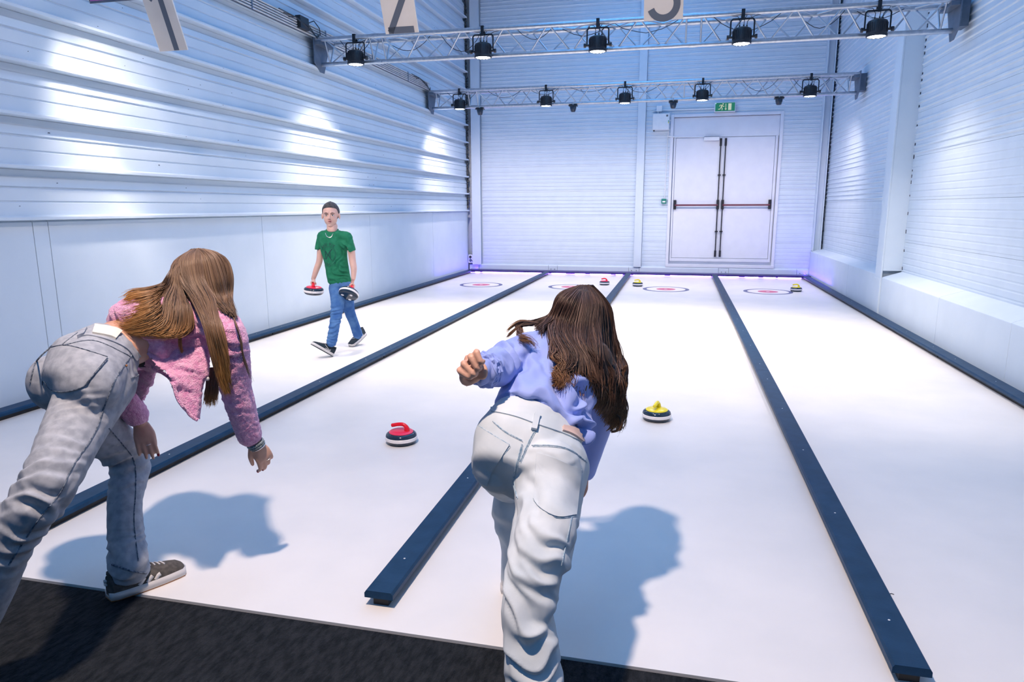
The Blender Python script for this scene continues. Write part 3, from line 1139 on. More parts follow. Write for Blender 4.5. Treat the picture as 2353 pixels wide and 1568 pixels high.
def patch(bvhs, top, bot, nx, ny, off, name, mat, parent, thick=.003):
    T = crom(top, 6)
    B = crom(bot, 6)

    def at(L, s):
        f = s * (len(L) - 1)
        i = min(int(f), len(L) - 2)
        return L[i] * (1 - (f - i)) + L[i + 1] * (f - i)
    vs, fs = [], []
    last = None
    ok = True
    fr, bk = [], []
    for j in range(ny + 1):
        for i in range(nx + 1):
            q = at(T, i / nx) * (1 - j / ny) + at(B, i / nx) * (j / ny)
            h = hit(bvhs, q[0], q[1], off, last)
            if h is None:
                return None
            last = h[2]
            fr.append(h[0])
            bk.append(h[0] - h[1] * (thick + off))
    W = nx + 1
    N = len(fr)
    for j in range(ny):
        for i in range(nx):
            a = j * W + i
            fs.append((a, a + 1, a + W + 1, a + W))
            fs.append((N + a, N + a + W, N + a + W + 1, N + a + 1))
    rim = [i for i in range(W)] + [j * W + nx for j in range(1, ny + 1)] + [ny * W + i for i in range(nx - 1, -1, -1)] + [j * W for j in range(ny - 1, 0, -1)]
    for k in range(len(rim)):
        a, b = rim[k], rim[(k + 1) % len(rim)]
        fs.append((a, b, N + b, N + a))
    mb = MB().add(fr + bk, fs)
    return put(mb.mesh(name, mat, True), name, mat, parent)


def hand(mb, wrist, fwd, back, thumbside, size=1.0, curl=(25, 35, 25), thumb=None, curls=None, pinch=1.0):
    """adds palm, four fingers and thumb; fwd along the metacarpals, back = normal of the back of the hand"""
    f = Vector(fwd).normalized()
    b = Vector(back)
    b = (b - f * b.dot(f)).normalized()
    s = f.cross(b).normalized() * thumbside
    w = Vector(wrist)
    S = size
    loft(mb, [(w - f * .02 * S, s * .023 * S, b * .016 * S), (w + f * .015 * S, s * .027 * S, b * .014 * S), (w + f * .05 * S, s * .036 * S, b * .0135 * S), (w + f * .083 * S, s * .036 * S, b * .011 * S)], n=18, sub=3)
    lens = (.068, .076, .070, .054)
    ofs = (1.5, .5, -.5, -1.5)
    tips = []
    for i in range(4):
        k = w + (f * (.082 - .004 * abs(i - 1)) + s * ofs[i] * .0185 * pinch) * S
        c = curls[i] if curls else curl
        d = f.copy()
        side = s * (ofs[i] * .06)
        pts = [k - f * .02 * S, k]
        L = lens[i] * S
        ang = 0
        for seg, fr_ in zip(c, (.45, .30, .25)):
            ang += math.radians(seg)
            d = (f + side).normalized() * math.cos(ang) - b * math.sin(ang)
            pts.append(pts[-1] + d * L * fr_)
        rr_ = [.0095 * S, .0094 * S, .0086 * S, .0078 * S, .0066 * S]
        limb(mb, pts, rr_, n=10, sub=3)
        tips.append((pts[-1], d, (pts[1] + pts[2]) / 2, (pts[2] - pts[1]).normalized()))
    base = w + (f * .022 + s * .024 - b * .006) * S
    td = thumb if thumb is not None else (.75, .6, -.25)
    d1 = (f * td[0] + s * td[1] + b * td[2]).normalized()
    d2 = (f * (td[0] + .35) + s * (td[1] - .35) + b * (td[2] - .12)).normalized()
    tp = [base - d1 * .01 * S, base + d1 * .03 * S, base + d1 * .032 * S + d2 * .026 * S, base + d1 * .032 * S + d2 * .048 * S]
    limb(mb, tp, [.014 * S, .011 * S, .0095 * S, .0075 * S], n=10, sub=3)
    tips.append((tp[-1], d2, tp[1], d1))
    return tips


def hairmat(name, rough=.38):
    m = principled(name, (.1, .06, .03), rough, spec=.32)
    nt = m.node_tree
    a = nt.nodes.new('ShaderNodeAttribute')
    a.attribute_name = 'hc'
    nt.links.new(a.outputs['Color'], nt.nodes['Principled BSDF'].inputs['Base Color'])
    return m


def strands(name, sheets, bvhs, mat, parent, colfn, seed=1, curl=0.0, cfreq=5.0, npts=26, d0=2.5):
    """sheets: (guides, count, radius, spread, lift). A guide is a list of (px,py,Y or None)"""
    rnd = random.Random(seed)
    vs, fs, cols = [], [], []
    for guides, count, rad, spread, lift in sheets:
        G3 = []
        for g in guides:
            pts = []
            last = d0
            for q in g:
                if len(q) > 2 and q[2] is not None:
                    p = P(q[0], q[1], q[2])
                    last = (p - CAMP).length
                else:
                    h = hit(bvhs, q[0], q[1], lift, last)
                    if h is None:
                        p = CAMP + ray(q[0], q[1]).normalized() * (last or 2.5)
                    else:
                        if last is not None and h[2] > last + .30:
                            h = (CAMP + ray(q[0], q[1]).normalized() * (last + .03), h[1], last + .03)
                        last = h[2]
                        p = h[0]
                pts.append(p)
            sub = max(1, int(npts / max(1, len(pts) - 1)) + 1)
            rs = crom([tuple(p) for p in pts], sub)
            f = np.linspace(0, len(rs) - 1, npts)
            arr = np.array(rs)
            i0 = np.floor(f).astype(int)
            i1 = np.minimum(i0 + 1, len(rs) - 1)
            w = (f - i0)[:, None]
            G3.append(arr[i0] * (1 - w) + arr[i1] * w)
        G3 = np.array(G3)
        ng = len(G3)
        for s_ in range(count):
            u = rnd.random() * (ng - 1)
            i = min(int(u), max(ng - 2, 0))
            w = u - i
            base = G3[i] * (1 - w) + G3[min(i + 1, ng - 1)] * w if ng > 1 else G3[0].copy()
            cl = int(u * 4.5)
            if curl > .005 and ng > 1:            # ringlets: strands gather towards their clump
                uc_ = min((cl + .5) / 4.5, ng - 1.001)
                ic = min(int(uc_), ng - 2)
                bc = G3[ic] * (1 - (uc_ - ic)) + G3[ic + 1] * (uc_ - ic)
                kk = (np.linspace(0, 1, npts)[:, None]) ** 1.3 * .72
                base = base * (1 - kk) + bc * kk
            o = np.array([rnd.gauss(0, 1) for _ in range(3)]) * spread
            o2 = np.array([rnd.gauss(0, 1) for _ in range(3)]) * spread
            tt = np.linspace(0, 1, npts)[:, None]
            pts = base + o * (.25 + .75 * np.sin(np.clip(tt * 1.6, 0, PI / 2))) + o2 * tt ** 2 * .9
            if curl:
                cr_ = random.Random(cl * 31 + seed)
                ph = cr_.random() * 6.28 + rnd.gauss(0, .38)
                fr = cfreq * cr_.uniform(.8, 1.25)
                am = curl * cr_.uniform(.7, 1.3) * rnd.uniform(.75, 1.15)
                A = am * np.clip(tt * 1.5 - .15, 0, 1)
                ux = np.array(RV)
                uz = np.array(UV) * .7 + np.array(FV) * .6
                pts = pts + ux * A * np.sin(fr * 6.28 * tt + ph) + uz * A * np.cos(fr * 6.28 * tt + ph)
            tmax = rnd.uniform(.86, 1.0)
            npt = max(6, int(npts * tmax))
            pts = pts[:npt]
            r0 = rad * rnd.uniform(.6, 1.25)
            k = 4
            b0 = len(vs)
            cvar = rnd.random()
            up = np.array(-FV)
            for j in range(npt):
                t = pts[min(j + 1, npt - 1)] - pts[max(j - 1, 0)]
                t /= (np.linalg.norm(t) + 1e-9)
                a1 = np.cross(t, up)
                a1 /= (np.linalg.norm(a1) + 1e-9)
                a2 = np.cross(a1, t)
                tq = j / (npts - 1)
                r = r0 * min(1, .5 + tq * 4) * (1 - .75 * max(0, (j / (npt - 1)) - .72) / .28)
                for q in range(k):
                    an = PI / 4 + q * PI / 2
                    vs.append(pts[j] + a1 * r * 1.25 * math.cos(an) + a2 * r * .8 * math.sin(an))
                cols.append((colfn(tq, cvar, u / max(1, ng - 1)), k))
            for j in range(npt - 1):
                for q in range(k):
                    a = b0 + j * k + q
                    b = b0 + j * k + (q + 1) % k
                    fs.append((a, b, b + k, a + k))
            fs.append((b0, b0 + 1, b0 + 2, b0 + 3))
    me = bpy.data.meshes.new(name)
    me.from_pydata([tuple(v) for v in vs], [], fs)
    at = me.color_attributes.new('hc', 'FLOAT_COLOR', 'POINT')
    buf = []
    for c, k in cols:
        for _ in range(k):
            buf.extend((c[0], c[1], c[2], 1.0))
    at.data.foreach_set('color', buf)
    me.materials.append(mat)
    o = put(me, name, mat, parent)
    o['kind'] = 'stuff'
    return o


def mix(a, b, t):
    t = max(0.0, min(1.0, t))
    return tuple(x * (1 - t) + y * t for x, y in zip(a, b))


# ---- materials for people
def denim(name, c1, c2, sc_=9):
    m = textured(name, c1, c2, sc_, .88, bump=.25, bscale=900, detail=10, bdist=.0006, lo=.38, hi=.62, spec=.15)
    return m


M['denim_grey'] = denim('faded_grey_denim', (.30, .33, .385), (.40, .43, .49), 38)
M['denim_grey_seam'] = denim('grey_denim_seam', (.05, .07, .11), (.22, .26, .32), 130)
M['denim_pale'] = denim('bleached_denim', (.50, .57, .63), (.62, .68, .73), 7)
M['denim_pale_seam'] = denim('bleached_denim_seam', (.20, .32, .44), (.48, .57, .65), 120)
M['denim_blue'] = denim('blue_denim', (.045, .13, .36), (.09, .21, .46), 12)
M['pink'] = textured('pink_fluffy_knit', (.70, .29, .54), (.90, .50, .74), 70, 1.0, bump=1.0, bscale=230, bdist=.006, spec=.1, sheen=.5, detail=5)
M['bluesatin'] = textured('blue_satin', (.26, .35, .78), (.31, .40, .82), 8, .58, bump=.12, bscale=60, spec=.25, sheen=.2)
M['green'] = textured('green_cotton', (.012, .16, .085), (.02, .20, .11), 25, .85, bump=.3, bscale=200, spec=.2)
M['greenprint'] = textured('dark_green_print', (.004, .05, .05), (.008, .07, .065), 60, .7)
M['skin_tan'] = textured('tan_skin', (.60, .33, .24), (.66, .38, .28), 20, .5, bump=.1, bscale=200)
M['skin_pale'] = textured('pale_skin', (.62, .40, .35), (.68, .44, .38), 20, .5, bump=.05, bscale=200)
M['lip'] = principled('lip', (.58, .27, .26), .4)
M['mouth'] = principled('mouth_dark', (.06, .01, .015), .5)
M['eye'] = principled('eye_white', (.75, .74, .76), .2)
M['iris'] = principled('iris', (.02, .018, .02), .15)
M['brow'] = principled('brow', (.10, .06, .05), .8)
M['nail'] = principled('dark_red_nail', (.30, .005, .015), .15)
M['bracelet'] = textured('braided_bracelet', (.03, .06, .08), (.35, .42, .45), 260, .7, bump=1.0, bscale=300)
M['silver'] = principled('silver', (.8, .8, .82), .2, 1.0)
M['suede'] = textured('taupe_suede', (.075, .072, .070), (.12, .112, .105), 60, .95, bump=.3, bscale=300, spec=.15)
M['shoewhite'] = textured('white_rubber', (.60, .60, .62), (.68, .68, .69), 20, .5)
M['gum'] = textured('gum_rubber', (.34, .15, .06), (.42, .19, .08), 20, .5)
M['navyknit'] = textured('navy_knit', (.008, .022, .035), (.016, .035, .055), 120, .8, bump=.6, bscale=300)
M['patchw'] = principled('cream_leather_patch', (.80, .76, .66), .6)
M['patchp'] = principled('tan_leather_patch', (.66, .48, .42), .6)
M['blackcloth'] = textured('black_cloth', (.01, .01, .013), (.02, .02, .025), 60, .9)
M['hair1'] = hairmat('hair_brown_gold', .40)
M['hair2'] = hairmat('hair_dark_brown', .48)
M['scalp'] = textured('hair_base', (.035, .022, .017), (.085, .052, .040), 60, .7, bump=.8, bscale=120, stretch=(1, 1, .15), bdist=.004)
M['boyhair'] = textured('short_dark_hair', (.03, .035, .042), (.09, .09, .10), 90, .6, bump=1.0, bscale=260, stretch=(1, 1, .4), bdist=.004)


# ---- sneaker ----------------------------------------------------------------
def sneaker(parent, name, heel, toe, up, L, upper, stripe, logo=None, sole=None, out=None, stripes=3, lace=None, side=1, lift=0.0):
    heel, toe = Vector(heel), Vector(toe)
    f = (toe - heel).normalized()
    u = Vector(up)
    u = (u - f * u.dot(f)).normalized()
    r = f.cross(u)
    T = Matrix((( r.x, f.x, u.x, heel.x), (r.y, f.y, u.y, heel.y), (r.z, f.z, u.z, heel.z), (0, 0, 0, 1)))
    k = L / .27
    root = None

    def hw(y):      # half width along the foot
        t = y / .27
        return (.030 + .020 * math.sin(min(1, t * 1.05) * PI * .72) ** 1.0) * (1 if t < .93 else max(.35, 1 - ((t - .93) / .07) ** 2 * .55)) * (.75 + .25 * min(1, t / .06))
    prof = [0, .006, .02, .05, .09, .13, .17, .205, .235, .255, .266, .270]

    def slab(z0, z1, ex, nm, mat, par):
        mb = MB()
        pts = [(hw(y) + ex, y) for y in prof] + [(-hw(y) - ex, y) for y in prof[::-1]]
        pts = [(x * k, y * k) for x, y in pts]
        mb.prism(pts, 'z', z0 * k, z1 * k)
        mb.v = [tuple(T @ Vector(v)) for v in mb.v]
        o = put(mb.mesh(nm, mat, False), nm, mat, par)
        return o
    # upper
    mb = MB()
    hs = {0: (.006, .072), .012: (.02, .082), .05: (.03, .078), .09: (.034, .074), .12: (.037, .072), .155: (.040, .060), .19: (.042, .047), .225: (.038, .038), .25: (.028, .030), .264: (.012, .020)}
    rows = []
    n = 20
    for y, (w, h) in sorted(hs.items()):
        w = hw(y) * (.96 if y > .01 else .6)
        row = []
        for i in range(n):
            a = PI * i / (n - 1)
            ca, sa = math.cos(a), math.sin(a)
            px = math.copysign(abs(ca) ** .8, ca) * w * (1 - .42 * (sa ** 3) * (1 if y < .16 else .3))
            pz = .018 + (h) * abs(sa) ** .75
            row.append((px * k, y * k, pz * k))
        rows.append(row)
    b0 = len(mb.v)
    for row in rows:
        mb.v.extend(row)
    for i in range(len(rows) - 1):
        for j in range(n - 1):
            a = b0 + i * n + j
            mb.f.append((a, a + 1, a + n + 1, a + n))
        mb.f.append((b0 + i * n, b0 + i * n + n, b0 + i * n + 2 * n - 1, b0 + i * n + n - 1))
    mb.f.append(tuple(range(b0, b0 + n)))
    mb.f.append(tuple(range(b0 + (len(rows) - 1) * n, b0 + len(rows) * n))[::-1])
    loc = BVHTree.FromPolygons([Vector(v) for v in mb.v], mb.f)
    mb.v = [tuple(T @ Vector(v)) for v in mb.v]
    uo = put(mb.mesh(name, upper, True), name, upper, parent)
    slab(.004, .030, .003, 'sole', sole, uo)
    slab(0, .005, .002, 'outsole', out, uo)

    def strip(pts, w, nm, mat, sgn):
        vs, fs = [], []
        res = crom(pts, 6)
        for i, q in enumerate(res):
            d = res[min(i + 1, len(res) - 1)] - res[max(i - 1, 0)]
            d = d / (np.linalg.norm(d) + 1e-9)
            nn = np.array([-d[1], d[0]]) * w / 2
            for s_ in (-1, 1):
                y, z = q + nn * s_
                l, nr, _, _ = loc.ray_cast(V(sgn * .2, y * k, z * k), V(-sgn, 0, 0))
                if l is None:
                    l = V(sgn * hw(y) * k, y * k, z * k)
                    nr = V(sgn, 0, 0)
                vs.append(l + V(sgn * .0016, 0, 0))
                vs.append(l - V(sgn * .002, 0, 0))
        for i in range(len(res) - 1):
            a = i * 4
            fs += [(a, a + 2, a + 6, a + 4), (a + 1, a + 5, a + 7, a + 3), (a, a + 4, a + 5, a + 1), (a + 2, a + 3, a + 7, a + 6)]
        m2 = MB().add([tuple(T @ v) for v in vs], fs)
        return put(m2.mesh(nm, mat, False), nm, mat, uo)
    if stripes == 3:
        for sgn in (1, -1):
            for y0 in (.092, .120, .148):
                strip([(y0, .031), (y0 + .010, .042), (y0 + .020, .053 - (y0 - .09) * .12)], .013, 'stripe', stripe, sgn)
        if logo:
            for an in (-.45, 0, .45):
                q = MB()
                c = V(.0, -.002 * k, .072 * k)
                pts = []
                for i in range(10):
                    a = 2 * PI * i / 10
                    px, pz = .0032 * math.cos(a), .0065 + .0065 * math.sin(a)
                    pts.append(((px * math.cos(an) + pz * math.sin(an)) * k, (-px * math.sin(an) + pz * math.cos(an) + .066) * k))
                q.prism(pts, 'y', -.0075 * k, .004 * k)
                q.v = [tuple(T @ (Matrix.Rotation(0, 3, 'Z') @ Vector(v))) for v in q.v]
                put(q.mesh('heel_logo', stripe, False), 'heel_logo', stripe, uo)
            q = MB()
            for zz in (.062, .0595, .057):
                q.box(-.007 * k, .007 * k, -.0075 * k, .004 * k, (zz) * k, (zz + .0013) * k)
            q.v = [tuple(T @ Vector(v)) for v in q.v]
            tag(put(q.mesh('heel_logo', stripe, False), 'heel_logo', stripe, uo), kind='stuff')
    else:
        for sgn in (1, -1):
            strip([(.135, .040), (.085, .034), (.070, .040), (.072, .052)], .006, 'swoosh', stripe, sgn)
            strip([(.070, .037), (.10, .046), (.150, .070)], .005, 'swoosh', stripe, sgn)
    # laces
    for i in range(5):
        y = .125 + i * .017
        m3 = MB()
        pts = []
        for s_ in (-1, -.5, 0, .5, 1):
            x = s_ * .018
            l, nr, _, _ = loc.ray_cast(V(x * k, y * k, .3), V(0, 0, -1))
            z = l.z if l else .06 * k
            pts.append(T @ V(x * k, (y + .003 * s_) * k, z + .0018))
        m3.tube(pts, .0028 * k, 6)
        put(m3.mesh('lace', lace, True), 'lace', lace, uo)
    # collar
    ring = []
    for i in range(17):
        a = 2 * PI * i / 16
        ring.append(T @ V(.026 * math.cos(a) * k, (.055 + .048 * math.sin(a)) * k, (.092 - .006 * math.sin(a)) * k))
    put(MB().tube(ring, .006 * k, 6).mesh('collar', M['suede'] if stripes == 3 else upper, True), 'collar', M['suede'] if stripes == 3 else upper, uo)
    return uo


# ================================================================ woman in the pink jacket
g1 = empty('person', (-1.95, 1.95, 0), 'woman in a fluffy pink jacket and faded grey jeans bending forward, arm stretched down', 'person')
r1 = V(.955, -.29, 0)
H = P(190, 862, 1.82)
W1 = P(262, 798, 2.0)
t1 = (W1 - H).normalized()
b1 = r1.cross(t1).normalized()
if b1.z < 0:
    b1 = -b1
CH = P(398, 752, 2.16)
SH = P(452, 712, 2.24)
NK = P(462, 690, 2.25)
HD = P(467, 645, 2.27)
rsh, rel, rcf, rwr = P(515, 757, 2.13), P(540, 875, 2.16), P(573, 1000, 2.22), P(585, 1016, 2.23)
lsh, lel, lcf, lwr = P(372, 715, 2.34), P(283, 893, 2.16), P(313, 955, 2.18), P(320, 972, 2.18)
rhip, lhip = P(228, 878, 1.86), P(150, 878, 1.98)
rk, ran = P(104, 1125, 1.52), P(-210, 1660, 1.36)
lk, lan = P(297, 1058, 2.2), P(297, 1290, 2.0)
# body (one continuous skin)
b = MB()
loft(b, [(H, r1 * .13, b1 * .08), (W1, r1 * .120, b1 * .085), (CH, r1 * .13, b1 * .085), (SH, r1 * .14, b1 * .06)])
limb(b, [SH, NK, HD], [.055, .048, .05])
fr1 = Matrix((r1, V(.25, .9, -.35).normalized(), V(.05, .35, .93))).transposed()
ball(b, HD, .073, .088, .095, fr1)
ball(b, HD + fr1 @ V(0, .035, -.05), .05, .05, .06, fr1)
ball(b, HD + fr1 @ V(0, .092, -.02), .011, .018, .020, fr1)
for sx in (-1, 1):
    ball(b, HD + fr1 @ V(.074 * sx, 0, -.01), .010, .018, .028, fr1)
limb(b, [rsh, rel, rwr], [.045, .036, .024])
limb(b, [lsh, P(320, 820, 2.3), lel, lwr], [.045, .038, .036, .024])
limb(b, [rhip, P(172, 985, 1.70), rk, P(18, 1243, 1.46), ran], [.05, .045, .040, .035, .03])
limb(b, [lhip, P(225, 985, 2.1), lk, P(290, 1235, 2.04), lan], [.06, .05, .045, .035, .03])
tr = hand(b, rwr, P(606, 1050, 2.255) - rwr, V(.75, -.5, .3), 1, .98, (18, 26, 20), thumb=(.85, .40, -.45))
tl_ = hand(b, lwr, P(332, 1012, 2.165) - lwr, V(.6, -.7, .35), -1, .95, (4, 12, 10), thumb=(.95, .35, .05))
me = merged(b, .0042, 4)
put(me, 'body', M['skin_tan'], g1)
body1 = bvh_of(me)
# jeans
j = MB()
loft(j, [(H - t1 * .10 - b1 * .02, r1 * .135, b1 * .10), (H, r1 * .170, b1 * .128), ((H + W1) / 2, r1 * .158, b1 * .115), (W1 + t1 * .0, r1 * .132, b1 * .098)], n=30, cap=.2)
ball(j, P(205, 888, 1.76), .095, .085, .10)
ball(j, P(128, 880, 1.88), .090, .085, .10)
limb(j, [rhip, P(172, 985, 1.70), rk, P(18, 1243, 1.46), P(-55, 1405, 1.42), ran], [.115, .091, .074, .072, .072, .075], n=20)
limb(j, [lhip, P(225, 985, 2.1), lk, P(287, 1150, 2.1), P(290, 1235, 2.04), P(297, 1302, 1.99)], [.105, .090, .077, .062, .064, .070], n=20)
me = merged(j, .0055, 5)
folds(me, [(P(175, 960, 1.62), P(172, 985, 1.7) - P(160, 900, 1.75), .007, .035, .10), (rk, rk - P(172, 985, 1.7), .008, .055, .15), (P(40, 1220, 1.4), ran - rk + V(.1, 0, 0), .011, .055, .16),
           (lk + V(0, -.05, .02), V(0, 0, 1), .008, .04, .12), (lan, V(.2, 0, 1), .009, .04, .11), (P(320, 850, 1.95), t1, .005, .03, .07)], .0012, 40, 1.0)
jeans1 = put(me, 'jeans', M['denim_grey'], g1)
jb1 = bvh_of(me)
J = [jb1]
sm = M['denim_grey_seam']
patch(J, [(118, 800), (160, 797), (246, 822)], [(98, 872), (127, 899), (183, 893), (200, 878)], 14, 12, .0035, 'back_pocket', M['denim_grey'], jeans1)
seam(J, [(118, 800), (160, 796), (246, 822)], .0019, 'stitching', sm, jeans1, .0036)
seam(J, [(246, 826), (215, 862), (184, 893), (127, 899), (104, 876)], .0019, 'stitching', sm, jeans1, .0036)
seam(J, [(178, 765), (130, 805), (102, 850), (98, 885)], .0020, 'seam', sm, jeans1, .0004)
seam(J, [(150, 793), (215, 783), (285, 812), (300, 822)], .0019, 'seam', sm, jeans1, .0004)
seam(J, [(120, 795), (85, 830), (70, 880)], .0025, 'seam', sm, jeans1, .001)
seam(J, [(306, 812), (265, 872), (240, 935), (215, 1000), (165, 1075), (140, 1130), (85, 1200), (20, 1300)], .0024, 'side_seam', sm, jeans1, .0004)
seam(J, [(250, 985), (280, 1020), (308, 1060), (312, 1120), (308, 1200), (318, 1290)], .0022, 'side_seam', sm, jeans1, .0004)
seam(J, [(258, 1298), (300, 1312), (335, 1318)], .0035, 'hem', sm, jeans1, .002)
# waistband with loops and label
wb_pts = [(192, 757), (212, 756), (258, 768), (300, 788), (325, 820)]
wb2 = [(184, 775), (206, 772), (250, 783), (290, 802), (312, 830)]
patch(J, wb_pts, wb2, 20, 3, .004, 'waistband', M['denim_grey'], jeans1, .006)
patch(J, [(219, 750), (262, 757), (278, 765)], [(212, 769), (250, 776), (264, 782)], 8, 4, .010, 'leather_label', M['patchw'], jeans1, .004)
for q in (((286, 768), (296, 774), (268, 795), (278, 800)), ((184, 768), (202, 758), (178, 778), (192, 772))):
    patch(J, [q[0], q[1]], [q[2], q[3]], 3, 5, .011, 'belt_loop', M['denim_grey'], jeans1, .004)
seam(J, [(322, 842), (318, 862), (300, 870)], .0025, 'seam', sm, jeans1, .001)
h_ = hit(J, 289, 841, .002)
if h_:
    q = MB()
    ball(q, h_[0], .004, .004, .004)
    put(q.mesh('rivet', M['gum'], True), 'rivet', M['gum'], jeans1)
# black undershirt edge at the waist
q = MB()
loft(q, [(P(330, 795, 2.08), r1 * .118, b1 * .090), (P(350, 785, 2.10), r1 * .120, b1 * .092)], n=24)
put(merged(q, .008, 2), 'black_top', M['blackcloth'], g1)
# jacket
k = MB()
loft(k, [(P(314, 782, 2.06), r1 * .154, b1 * .136), (P(338, 768, 2.10), r1 * .158, b1 * .138), (P(398, 762, 2.16), r1 * .166, b1 * .138), (SH, r1 * .165, b1 * .085)], n=30, cap=.25)
limb(k, [SH, rsh, P(535, 810, 2.14), rel, P(552, 930, 2.18), rcf], [.075, .066, .058, .057, .053, .046], n=20)
limb(k, [SH, lsh, P(322, 810, 2.28), lel, lcf], [.075, .066, .058, .054, .046], n=20)
limb(k, [CH - r1 * .09, P(325, 815, 2.26)], [.10, .06])
# open front hanging down: two thick flaps


def flap(mb, outline, th=.012):
    pts = [P(*q) for q in outline]
    n = len(pts)
    d = -FV
    c = sum(pts, Vector()) / n
    vs = [p + d * th for p in pts] + [p - d * th for p in pts] + [c + d * th * 1.8, c - d * th * 1.8]
    fs = []
    for i in range(n):
        jn = (i + 1) % n
        fs += [(i, jn, n + jn, n + i), (2 * n, jn, i), (2 * n + 1, n + i, n + jn)]
    mb.add(vs, fs)


kf = MB()
flap(kf, [(338, 812, 2.02), (362, 842, 2.00), (392, 866, 1.99), (408, 912, 2.0), (432, 946, 2.02), (456, 966, 2.04), (462, 925, 2.06), (464, 892, 2.08), (478, 862, 2.10), (484, 800, 2.14), (420, 760, 2.12), (360, 770, 2.07)], .014)
kf2 = MB()
flap(kf2, [(296, 868, 2.12), (345, 838, 2.10), (362, 846, 2.10), (350, 880, 2.12), (329, 922, 2.14), (312, 900, 2.13)], .012)
me = merged(k, .0055, 4)
folds(me, [(P(400, 790, 2.0), V(.3, 0, 1), .009, .07, .16), (rel, rcf - rsh, .004, .06, .12), (P(500, 800, 2.05), V(.7, 0, .7), .008, .05, .09), (P(300, 700, 2.1), V(.6, 0, .8), .008, .06, .12), (lel, lcf - lsh, .006, .04, .08)], .0028, 110, 2.0)
jacket1 = put(me, 'jacket', M['pink'], g1)
for q_, pts_ in ((kf, (P(430, 880, 2.0), 6.0)), (kf2, (P(330, 870, 2.1), 7.0))):
    fm_ = merged(q_, .0055, 3)
    folds(fm_, [(pts_[0], V(.7, 0, .7), .006, .06, .12)], .0028, 110, pts_[1])
    put(fm_, 'jacket_front', M['pink'], jacket1)
    if q_ is kf:
        flb = bvh_of(fm_)
kb1 = bvh_of(me)
seam([kb1, flb], [(352, 846), (392, 872), (410, 920), (440, 956), (455, 966)], .006, 'edge_trim', M['pink'], jacket1, .002)
0 and seam([kb1, flb], [(424, 862), (450, 845), (474, 872), (440, 893)], .004, 'pocket_edge', M['pink'], jacket1, .002)
h_ = hit([kb1, flb], 474, 870, .004, 2.4)
q = MB()
ball(q, h_[0], .008, .006, .008)
put(q.mesh('button', M['shoewhite'], True), 'button', M['shoewhite'], jacket1)
# bracelets, rings, nails
ax = (P(606, 1050, 2.255) - rwr).normalized()
u_ = ax.cross(V(0, 1, 0)).normalized()
w_ = ax.cross(u_)
c_ = rwr + ax * .006
for dz, rr_, mm in ((0, .0050, 'bracelet'), (.009, .0045, 'bracelet'), (.017, .0030, 'silver')):
    ring = [c_ + ax * dz + u_ * .030 * math.cos(a * PI / 10) + w_ * .028 * math.sin(a * PI / 10) for a in range(21)]
    put(MB().tube(ring, rr_, 8).mesh('bracelet', M[mm], True), 'bracelet', M[mm], g1)
axl = (P(333, 1010, 2.17) - lwr).normalized()
u2_ = axl.cross(V(0, 1, 0)).normalized()
w2_ = axl.cross(u2_)
ring = [lwr - axl * .012 + u2_ * .032 * math.cos(a * PI / 10) + w2_ * .030 * math.sin(a * PI / 10) for a in range(21)]
put(MB().tube(ring, .006, 8).mesh('cuff', M['blackcloth'], True), 'cuff', M['blackcloth'], g1)


def fingerring(tip, d, back, rad, name='ring', mat='silver'):
    ax_ = d.normalized()
    u0 = ax_.orthogonal().normalized()
    w0 = ax_.cross(u0)
    c0 = tip - ax_ * back
    ring = [c0 + u0 * rad * math.cos(a * PI / 8) + w0 * rad * math.sin(a * PI / 8) for a in range(17)]
    return put(MB().tube(ring, .0014, 6).mesh(name, M[mat], True), name, M[mat], g1)


fingerring(tr[2][2], tr[2][3], 0, .0098)
fingerring(tl_[1][2], tl_[1][3], 0, .0098)
for tip, d, _, _ in (tl_[4], tl_[0], tr[0], tr[1]):
    q = MB()
    ball(q, tip + d * .004 - FV * .003, .0058, .0050, .0070)
    put(q.mesh('nail', M['nail'], True), 'nail', M['nail'], g1)
# shoes
sneaker(g1, 'sneaker', V(-1.993, 1.925, .001), V(-1.868, 2.172, .001), V(0, 0, 1), .277, M['suede'], M['shoewhite'], logo=True, sole=M['shoewhite'], out=M['gum'], lace=M['shoewhite'])
fh = PZ(-75, 1505, .0)
fh = V(ran.x + .02, ran.y - .07, .0)
sneaker(g1, 'sneaker', V(fh.x, fh.y, .05), V(fh.x + .06, fh.y + .262, .0), V(0, .1, 1), .277, M['suede'], M['shoewhite'], logo=True, sole=M['shoewhite'], out=M['gum'], lace=M['shoewhite'])
# hair
sc1 = MB()
ball(sc1, HD + fr1 @ V(0, -.008, .006), .084, .098, .104, fr1)
ball(sc1, HD + V(-.03, -.07, -.045), .075, .06, .075)
me = merged(sc1, .006, 2)
put(me, 'hair_base', M['scalp'], g1)
hb1 = [bvh_of(me), kb1, jb1]
DK, MD, GD = (.11, .07, .05), (.27, .175, .12), (.78, .38, .09)


def col1(t, v, u):
    c = mix(DK, MD, v * .8 + .15)
    if v > .86:
        c = mix(c, (.30, .20, .12), .6)
    return mix(c, mix(GD, (.32, .15, .05), 1 - v), (t - .48 - .15 * v) / .38)


